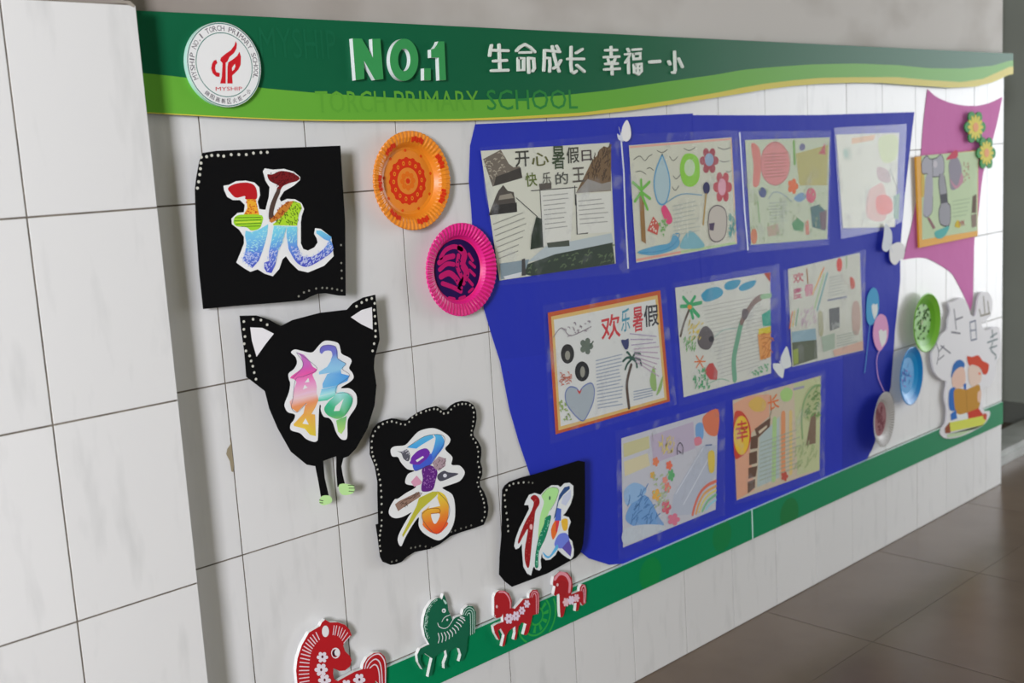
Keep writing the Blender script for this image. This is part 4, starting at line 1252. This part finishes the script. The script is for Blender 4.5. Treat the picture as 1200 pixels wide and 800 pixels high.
e d86a50 995 -98 98 -17 0 37
T|toy_horse|horse|largest red horse cutout with flowered mane, lowest at the left|acrylic horse cutouts|0.1680 -0.0190 0.3648 0.00000
K body foam -9 0 #e6e2e6
p a81c22 -273 819 -218 769 -171 732 -13 683 141 583 232 454 266 335 196 305 111 280 62 207 92 89 183 -33 219 -137 162 -243 55 -276 -66 -241 -189 -142 -208 -234 -199 -345 -124 -417 43 -398 254 -376 443 -391 473 -301 568 -207 722 -170 870 -213 968 -331 997 -490 972 -705 948 -883 913 -1020 837 -1009 789 -823 712 -720 647 -826 595 -1028 510 -1237 551 -1476 426 -1426 360 -1233 311 -1085 -17 -993 -212 -880 -266 -1004 -360 -1129 -456 -1073 -399 -915 -445 -771 -610 -618 -744 -761 -679 -894 -787 -886 -885 -688 -829 -533 -937 -351 -966 -164 -968 98 -917 306 -808 511 -633 695 -392 736 -346 791
K markings print 0 .15
l e0bcc4 20 -490 649 -432 494
l e0bcc4 20 -561 627 -482 471
l e0bcc4 20 -619 599 -521 446
l e0bcc4 20 -669 571 -559 416
l e0bcc4 20 -719 532 -595 381
l e0bcc4 20 -763 481 -622 341
l e0bcc4 20 -801 430 -642 304
l e0bcc4 20 -834 363 -659 257
l e0bcc4 20 -856 293 -677 194
l e0bcc4 20 -877 222 -691 137
l e0bcc4 20 -891 149 -702 71
l e0bcc4 20 -904 75 -710 7
l e0bcc4 20 -916 6 -717 -54
l e0bcc4 20 -918 -69 -721 -119
l e0bcc4 20 -916 -145 -724 -185
l e0bcc4 20 -914 -219 -722 -256
l e0bcc4 20 -902 -294 -715 -321
l e0bcc4 19 -99 646 -139 488
l e0bcc4 19 -45 628 -100 469
l e0bcc4 19 14 590 -42 440
l e0bcc4 19 71 544 -11 403
l e0bcc4 19 127 486 20 365
l e0bcc4 19 177 419 48 316
l e0bcc4 19 221 341 77 256
e e4d4da -295 606 74 -25 11 106
e e4d0d6 -120 128 95 -34 10 100
e 8f1c22 -131 128 67 -24 8 76
e 2a1420 -146 137 39 -14 6 55
e e4d4da -90 126 55 -20 6 62
f e4ccd4 6 -408 150 120 -43 11 106
e 5a1828 -407 159 23 -8 3 27
f e4ccd4 6 -458 -71 140 -51 13 123
e 5a1828 -458 -71 23 -8 3 27
f e4ccd4 6 -407 -294 136 -51 12 120
e 5a1828 -406 -286 23 -9 3 27
f e4ccd4 6 341 -564 136 -50 13 127
e 5a1828 342 -555 25 -9 3 28
f e4ccd4 6 48 -554 121 -45 11 105
c e4c4cc 25 486 -388 539 -279 675 -208 825 -225 922 -352 951 -511 922 -855
c e4c4cc 25 538 -398 621 -318 742 -297 831 -393 857 -570 850 -828
c e4c4cc 25 600 -421 700 -392 770 -455 799 -604 791 -806
T|toy_horse|horse|dark green horse cutout with striped saddle, looking back|acrylic horse cutouts|0.4259 -0.0190 0.3177 0.00000
K body foam -8 0 #dfece8
p 155c42 -199 866 -131 806 -78 904 -30 799 5 660 16 529 58 425 101 295 170 337 284 338 365 324 407 427 526 467 654 413 726 271 701 -10 623 -141 536 -177 470 -168 443 -290 411 -462 336 -567 290 -630 200 -610 260 -488 224 -344 131 -285 -50 -313 -78 -445 -136 -554 -96 -646 -190 -617 -187 -510 -105 -384 -124 -248 -286 -268 -415 -299 -466 -511 -526 -644 -610 -643 -560 -503 -479 -302 -651 -138 -743 -131 -770 -249 -693 -429 -741 -437 -832 -252 -842 -96 -762 2 -575 13 -528 9 -619 206 -646 417 -615 583 -539 735 -405 843 -276 878
K markings print 0 .15
c b4d4c8 10 -262 860 -408 806 -513 688 -580 534 -606 353 -549 131
x b4d4c8 70 25 7 -309 868 -233 838 -395 776 -486 641 -538 482 -565 288 -518 120 -579 141 -633 387 -581 622 -472 789
c cfe0da 15 52 432 -96 424 -172 360
c cfe0da 15 -279 365 -249 283 -132 205 -19 206 77 277 160 332 283 328 414 243
c cfe0da 20 -286 155 -270 47 -303 -36
c cfe0da 20 -208 134 -183 30 -209 -53
c cfe0da 20 -133 121 -94 20 -114 -58
c cfe0da 20 -60 117 -10 23 -23 -50
c cfe0da 20 12 124 69 37 69 -30
c cfe0da 20 79 147 143 69 157 5
c cfe0da 20 140 184 212 113 239 47
c cfe0da 20 193 226 269 161 309 96
c cfe0da 20 239 270 322 211 366 150
c cfe0da 20 297 292 368 243 416 190
e cfe0da -105 568 53 -17 4 45
e 155c42 -112 565 19 -6 1 15
e cfe0da -38 354 22 -7 2 22
s a8c8bc -109 804 -50 755 -14 692 -65 696
c b4d0c6 15 381 319 455 412 555 419 649 349 672 236 645 -149
c b4d0c6 15 429 303 501 366 582 350 624 252 591 -157
c b4d0c6 15 476 280 529 310 566 245 537 -159
T|toy_horse|horse|small red horse cutout with lilac flowers on its back, prancing|acrylic horse cutouts|0.6020 -0.0190 0.3047 0.00000
K body foam -8 0 #ece4ea
p a32026 -461 626 -370 651 -215 595 -95 496 -28 323 -57 172 37 117 207 198 311 252 475 213 489 308 588 365 719 324 779 217 753 -103 710 -216 610 -195 543 -186 480 -342 387 -537 312 -562 248 -527 348 -323 211 -239 118 -295 30 -565 -34 -543 19 -412 22 -263 -161 -301 -238 -374 -314 -583 -384 -571 -295 -354 -392 -173 -474 -195 -426 -383 -460 -409 -564 -213 -589 -58 -492 -42 -302 -56 -304 117 -349 70 -489 79 -549 148 -515 551
K markings print 0 .15
c dc8c98 33 -373 616 -218 560 -114 424 -78 302 -82 180
e e0b0b4 -461 327 28 -9 3 33
e e0b0b4 -521 149 15 -5 1 14
f dcc4d8 6 -146 -39 127 -42 10 120
e 7a2440 -146 -39 22 -7 2 22
f dcc4d8 6 62 -48 115 -38 9 111
e 7a2440 62 -48 19 -6 2 19
f dcc4d8 6 239 14 97 -32 8 97
e 7a2440 239 14 19 -6 1 17
f dcc4d8 6 393 114 91 -29 7 93
e 7a2440 393 114 16 -5 1 15
c dc9aa6 20 509 227 566 304 634 318 721 255 733 156 706 -189
c dc9aa6 20 558 211 596 262 647 264 674 175 652 -184
T|toy_horse|horse|smallest red horse cutout with a pink mane, furthest right|acrylic horse cutouts|0.7709 -0.0190 0.2987 0.00000
K body foam -8 0 #ece4ea
p a32026 -489 387 -437 524 -264 586 -23 488 108 320 121 109 63 -42 170 -49 334 -49 347 26 417 82 524 36 558 -105 519 -383 399 -410 366 -360 333 -310 258 -482 175 -469 214 -285 29 -252 -134 -264 -207 -435 -256 -470 -308 -453 -316 -321 -312 -142 -301 98 -443 79 -474 127 -410 286 -486 335
K markings print 0 .15
c dc8a98 75 -414 453 -268 531 -79 454 38 251 8 40
p 9c2026 -406 336 -244 376 -90 303 -52 111 -115 -24 -273 0 -372 185
e e0b0b4 -348 305 31 -10 3 35
f dcb0b8 6 -115 -167 105 -34 8 106
f dcc4d8 6 52 -176 113 -36 8 112
f dcb4c0 6 222 -178 100 -32 7 97
c dc9aa6 31 389 -53 431 26 503 4 511 -143 476 -369
c dc9aa6 20 433 -93 461 -62 443 -358"""
ROOTS = []
root = part = top_part = mb = None
def flush():
    global mb, part, top_part
    if mb is None or not mb.f:
        mb = None; return
    par = top_part if K['sub'] and top_part else root
    o = mb.build(K['name'], K['mat'], par)
    if not K['sub']: top_part = o
    if K['name'] == 'paint_dots': o['kind'] = 'stuff'
    mb = None
K = None; layer = 0; ring_spec = None
for rec in DATA.split('\n'):
    if rec.startswith('T|'):
        flush(); ring_spec = None
        _, nm, cat, label, group, pose = rec.split('|')
        x, y, z, tilt = map(float, pose.split())
        root = empty(nm, (x, y, z), label, cat, group or None, tilt); ROOTS.append(root); top_part = None
    elif rec.startswith('K '):
        flush(); tk = rec.split(); layer = 0; WASH = None
        if tk[1] == 'ring':
            ring_spec = [float(v) for v in tk[2:6]]; continue
        sub = tk[-1] == 'sub'; tk = [t for t in tk if t != 'sub']
        K = dict(name=tk[1], mat=tk[2], thick=-float(tk[3]) * 1e-3 if len(tk) > 3 else 0.0, off=float(tk[4]) * 1e-3 if len(tk) > 4 else 0.0,
                 side=lin(tk[5], GAIN) if len(tk) > 5 else None, sub=sub)
        mb = MB()
    elif ring_spec:
        c, ax, ay = [(int(a) * 1e-4, int(b) * 1e-4) for a, b in zip(rec.split()[2::2], rec.split()[3::2])]
        kx, kz = ring_spec[2] / ring_spec[0], ring_spec[3] / ring_spec[1]
        col, side = lin(rec.split()[1], GAIN), lin('cfe8dc', GAIN); m = MB(); n = 48; T = 0.010
        for k in range(n):
            t0, t1 = 2 * math.pi * k / n, 2 * math.pi * (k + 1) / n
            pt = lambda t, a, b: (c[0] + a * ax[0] * math.cos(t) + b * ay[0] * math.sin(t), c[1] + a * ax[1] * math.cos(t) + b * ay[1] * math.sin(t))
            o0, o1, i0, i1 = pt(t0, 1, 1), pt(t1, 1, 1), pt(t0, kx, kz), pt(t1, kx, kz)
            F = lambda p, y: (p[0], y, p[1])
            m.face([F(i0, 0), F(o0, 0), F(o1, 0), F(i1, 0)], col)
            m.face([F(o0, 0), F(o0, T), F(o1, T), F(o1, 0)], side)
            m.face([F(i0, 0), F(i1, 0), F(i1, T), F(i0, T)], side)
            m.face([F(i0, T), F(i1, T), F(o1, T), F(o0, T)], side)
        m.build('letter_face', 'foam', root); ring_spec = None
    elif rec.strip():
        draw(mb, rec, -K['off'] - layer * STEP, K['thick'], K['side']); layer += 1
flush()

# ------------------------------------------------------------------ emblem disc
em = ROOTS[0]
ER = 0.0668
m = MB(); white, ringc = lin('dcdad8', GAIN), lin('2f6f64', GAIN)
def circ(cx, cz, r, n=72): return [(cx + r * math.cos(2 * math.pi * k / n), cz + r * math.sin(2 * math.pi * k / n)) for k in range(n)]
ECX, ECZ = 0.0434, 1.4236
ECX -= em.location.x; ECZ -= em.location.z
m.prism(circ(ECX, ECZ, ER), 0.0002, 0.0098, white, lin('a9cfc4', GAIN))
m.build('disc', 'acrylic', em)
m = MB()
def ringband(r1, r0):
    for k in range(96):
        a, b = 2 * math.pi * k / 96, 2 * math.pi * (k + 1) / 96
        m.flat([(ECX + r * math.cos(t), ECZ + r * math.sin(t)) for r, t in ((r1, a), (r1, b), (r0, b), (r0, a))], 0.0001, ringc)
ringband(ER * 0.985, ER * 0.962); ringband(ER * 0.765, ER * 0.745)
tc = lin('5a545c', GAIN)
def arc_text(txt, a0, a1, r, h, outward, col, wk):
    n = len(txt)
    for k, ch in enumerate(txt):
        if ch == ' ': continue
        t = math.radians(a0 + (a1 - a0) * (k + 0.5) / n)
        up = (math.cos(t), math.sin(t)) if outward else (-math.cos(t), -math.sin(t))
        rt = (up[1], -up[0])
        w = h * wk * (0.35 if ch in 'I.1' else 1.0); hh = h * (0.25 if ch == '.' else 1)
        if ch == '一': hh = h * 0.14
        dn = 0 if ch == '一' else (h - hh) / 2
        c = (ECX + r * math.cos(t) - up[0] * dn, ECZ + r * math.sin(t) - up[1] * dn)
        tl = (c[0] - rt[0] * w / 2 + up[0] * hh / 2, c[1] - rt[1] * w / 2 + up[1] * hh / 2)
        put_glyph(m, ch, tl, (rt[0] * w, rt[1] * w), (-up[0] * hh, -up[1] * hh), 0.0001, col)
arc_text('MYSHIP NO.1 TORCH PRIMARY SCHOOL', 204, -22, ER * 0.863, ER * 0.125, True, tc, 0.78)
arc_text('绵阳高新区火炬一小', 226, 318, ER * 0.863, ER * 0.12, False, tc, 0.95)
m.build('ring_lettering', 'print', em)

# ------------------------------------------------------------------ fluted plates
def plate(label, x, z, y, R, prof, flute, cols, tilt, group, art, mat='plate_card'):
    """prof: (radius share, height towards the viewer, colour index) from the centre out; flute: (from share, depth)."""
    root = empty('paper_plate', (x, y, z), label, 'plate', group, tilt)
    m = MB(); n = 240
    def P(i, k):
        r, h, _ = prof[i]
        if flute and r >= flute[0]: h += flute[1] * (1 if k % 4 in (0, 1) else 0) * min(1, (r - flute[0]) / 0.06)
        t = 2 * math.pi * (k % n) / n
        return (R * r * math.cos(t), -h, R * r * math.sin(t))
    for i in range(len(prof) - 1):
        for k in range(n):
            c = cols[prof[i + 1][2]]
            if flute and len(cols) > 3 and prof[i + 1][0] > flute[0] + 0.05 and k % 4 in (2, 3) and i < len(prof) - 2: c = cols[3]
            q = [P(i, k), P(i + 1, k), P(i + 1, k + 1), P(i, k + 1)]
            if prof[i][0] == 0: q = q[1:] if i else [P(0, 0), P(1, k), P(1, k + 1)]
            m.face(q, c, not (flute and prof[i + 1][0] > flute[0]))
    # rim edge and back
    last = len(prof) - 1
    for k in range(n):
        a, b = P(last, k), P(last, k + 1)
        m.face([a, (a[0], a[1] + 0.0012, a[2]), (b[0], b[1] + 0.0012, b[2]), b], cols[prof[last][2]])
    m.build('dish', mat, root)
    a = MB(); art(a, R); a.build('printed_motif', 'print', root)
    return root
def rosette(a, R, r1, r0, y, c1, c2):
    for k in range(16):
        t = 2 * math.pi * k / 16
        a.flat([(math.cos(t) * r1 * R * .93 + r1 * .13 * R * math.cos(u), math.sin(t) * r1 * R * .93 + r1 * .13 * R * math.sin(u)) for u in [j * math.pi / 6 for j in range(12)]], y, c1)
    for k in range(48):
        u, v = 2 * math.pi * k / 48, 2 * math.pi * (k + 1) / 48
        a.flat([(R * r * math.cos(t), R * r * math.sin(t)) for r, t in ((r1, u), (r1, v), (r0, v), (r0, u))], y - .00005, c1)
    for k in range(14):
        t = 2 * math.pi * k / 14; rr = (r1 + r0) / 2 * R
        a.flat([(rr * math.cos(t) + R * .035 * math.cos(u), rr * math.sin(t) + R * .045 * math.sin(u)) for u in [j * math.pi / 4 for j in range(8)]], y - .0001, c2)
        a.flat([(rr * math.cos(t) + R * .018 * math.cos(u), rr * math.sin(t) + R * .022 * math.sin(u)) for u in [j * math.pi / 4 for j in range(8)]], y - .00015, c1)
def art_orange(a, R):
    red, org = lin('c63014', GAIN), lin('ea8424', GAIN)
    y = -0.0043
    rosette(a, R, 0.46, 0.27, y, red, org)
    for k in range(8):
        t = 2 * math.pi * k / 8
        a.flat([(R * .14 * math.cos(t) + R * .06 * math.cos(u), R * .14 * math.sin(t) + R * .06 * math.sin(u)) for u in [j * math.pi / 4 for j in range(8)]], y - .0002, lin('de6a1c', GAIN))
    a.flat(circ(0, 0, R * .055, 12), y - .0003, red)
    for k in range(9):
        t = 2 * math.pi * k / 9 + .2
        a.flat(circ(R * .62 * math.cos(t), R * .62 * math.sin(t), R * .035, 6), y - 0.0006, lin('cc4a18', GAIN))
    for k in range(7):
        t = 2 * math.pi * k / 7 + .45
        for j in range(5):
            s = t + (j - 2) * .075; r = .83 + .02 * (j % 2)
            a.face([(R * q * math.cos(s + d), -0.0166 - 0.0034 * max(0, min(1, (q - .79) / .12)) - 0.0024, R * q * math.sin(s + d)) for q, d in ((r - .05, -.035), (r + .05, -.035), (r + .05, .035), (r - .05, .035))], red)
plate('orange paper plate with a red rosette above the pink plate', 0.4135, 1.2182, -0.003, 0.0916,
      [(0, .004, 0), (.62, .004, 0), (.68, .006, 0), (.74, .0125, 0), (.79, .0165, 1), (.88, .0195, 1), (.98, .0200, 1), (1.0, .0185, 1)], (.76, .0014), [lin('ea7c1c', GAIN), lin('ea7f1e', GAIN), lin('dc6c14', GAIN)], 0.0, 'paper plates', art_orange)
def art_pink(a, R):
    pk, dk = lin('b01660', GAIN), lin('220a48', GAIN); y = -0.0043
    a.flat(circ(0, 0, R * .655, 60), y, dk)
    def S(pts, w): a.flat(stroke(smooth([(R * p[0], R * p[1]) for p in pts], False), w * R), y - .0002, pk)
    S([(-.45, .30), (-.30, .45), (-.05, .50), (.15, .42)], .10)
    S([(-.50, .20), (-.30, .28), (-.10, .30)], .12); S([(-.50, .05), (-.30, .15), (-.10, .12)], .10)
    S([(.10, .45), (.22, .30), (.15, .10), (.25, -.10), (.12, -.30)], .16)
    S([(.05, .30), (.0, .05), (.10, -.2), (.0, -.38)], .10)
    S([(-.48, -.10), (-.25, -.05), (-.05, -.20), (.05, -.40)], .13); S([(-.45, -.25), (-.20, -.35), (.05, -.48)], .10)
    S([(.35, .30), (.45, .15)], .07); S([(.36, .12), (.50, .0)], .07); S([(.34, -.05), (.48, -.18)], .07); S([(.28, -.25), (.40, -.38)], .07)
    S([(-.30, -.58), (-.15, -.62)], .07); S([(0, -.63), (.15, -.61)], .07); S([(.28, -.52), (.40, -.46)], .06)
    for k in range(14):
        t = k * .5 - .4; a.flat(circ(R * .06 + R * .22 * math.cos(t) * (k / 14), -R * .1 + R * .3 * math.sin(t), R * .022, 6), y - .0004, dk)
plate('magenta paper plate with a dark purple papercut medallion', 0.5200, 1.0405, -0.0045, 0.0908,
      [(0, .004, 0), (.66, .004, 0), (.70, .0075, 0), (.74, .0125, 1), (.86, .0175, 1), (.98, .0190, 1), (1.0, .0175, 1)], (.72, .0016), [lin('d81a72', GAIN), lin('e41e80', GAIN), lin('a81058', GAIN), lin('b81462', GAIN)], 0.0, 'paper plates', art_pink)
def art_green(a, R):
    dk = lin('27401c', GAIN); y = -0.0043
    for k in range(26):
        t, r = rng.uniform(0, 6.28), R * rng.uniform(.1, .5)
        c = (r * math.cos(t), r * math.sin(t)); s = rng.uniform(0, 3)
        a.flat(stroke([(c[0] - .006 * math.cos(s), c[1] - .006 * math.sin(s)), (c[0] + .003, c[1] + .004), (c[0] + .007 * math.cos(s), c[1] + .007 * math.sin(s))], .0035), y - k * STEP, dk)
    for k in range(9):
        t = 2 * math.pi * k / 9
        a.flat(circ(R * .58 * math.cos(t), R * .58 * math.sin(t), R * .05, 7), y - .0005, dk)
    a.flat(circ(-.005, .0, .008, 12), y - .0012, lin('a8b890', GAIN))
plate('green printed plate at the right, above the blue plate', 2.4180, 0.6708, -0.006, 0.0925,
      [(0, .004, 0), (.62, .004, 0), (.80, .012, 0), (.97, .022, 1), (1.0, .021, 1)], None, [lin('62a02c', GAIN), lin('72ae38', GAIN), lin('62a02c', GAIN)], -0.02, 'paper plates', art_green, 'plastic')
def art_blue(a, R):
    dk = lin('3a6aa8', GAIN); y = -0.0043
    for k in range(20):
        t, r = rng.uniform(0, 6.28), R * rng.uniform(.05, .42)
        c = (r * math.cos(t) - R * .1, r * math.sin(t)); s = rng.uniform(0, 3)
        a.flat(stroke([(c[0] - .007 * math.cos(s), c[1] - .007 * math.sin(s)), (c[0] + .007 * math.cos(s), c[1] + .007 * math.sin(s))], .004), y - k * STEP, dk if k % 3 else lin('7a6ab0', GAIN))
plate('shiny blue plate below the green plate', 2.3180, 0.5182, -0.006, 0.0905,
      [(0, .004, 0), (.62, .004, 0), (.80, .011, 0), (.97, .020, 1), (1.0, .019, 1)], None, [lin('1c86c0', GAIN), lin('1478b8', GAIN), lin('147ab8', GAIN)], -0.10, 'paper plates', art_blue, 'plastic')
def art_white(a, R):
    dk = lin('6e3a42', GAIN); y = -0.0043
    a.flat(circ(0, 0, R * .62, 40), y, lin('8e6266', GAIN))
    for k in range(34):
        t, r = rng.uniform(0, 6.28), R * rng.uniform(.05, .48)
        c = (r * math.cos(t), r * math.sin(t)); s = rng.uniform(0, 3)
        a.flat(stroke([(c[0] - .008 * math.cos(s), c[1] - .008 * math.sin(s)), (c[0] + .002, c[1] + .003), (c[0] + .008 * math.cos(s), c[1] + .008 * math.sin(s))], .006), y - .0001 - k * STEP, dk)
plate('white fluted plate with a dark red motif under the pink balloon', 2.1500, 0.4142, -0.005, 0.0832,
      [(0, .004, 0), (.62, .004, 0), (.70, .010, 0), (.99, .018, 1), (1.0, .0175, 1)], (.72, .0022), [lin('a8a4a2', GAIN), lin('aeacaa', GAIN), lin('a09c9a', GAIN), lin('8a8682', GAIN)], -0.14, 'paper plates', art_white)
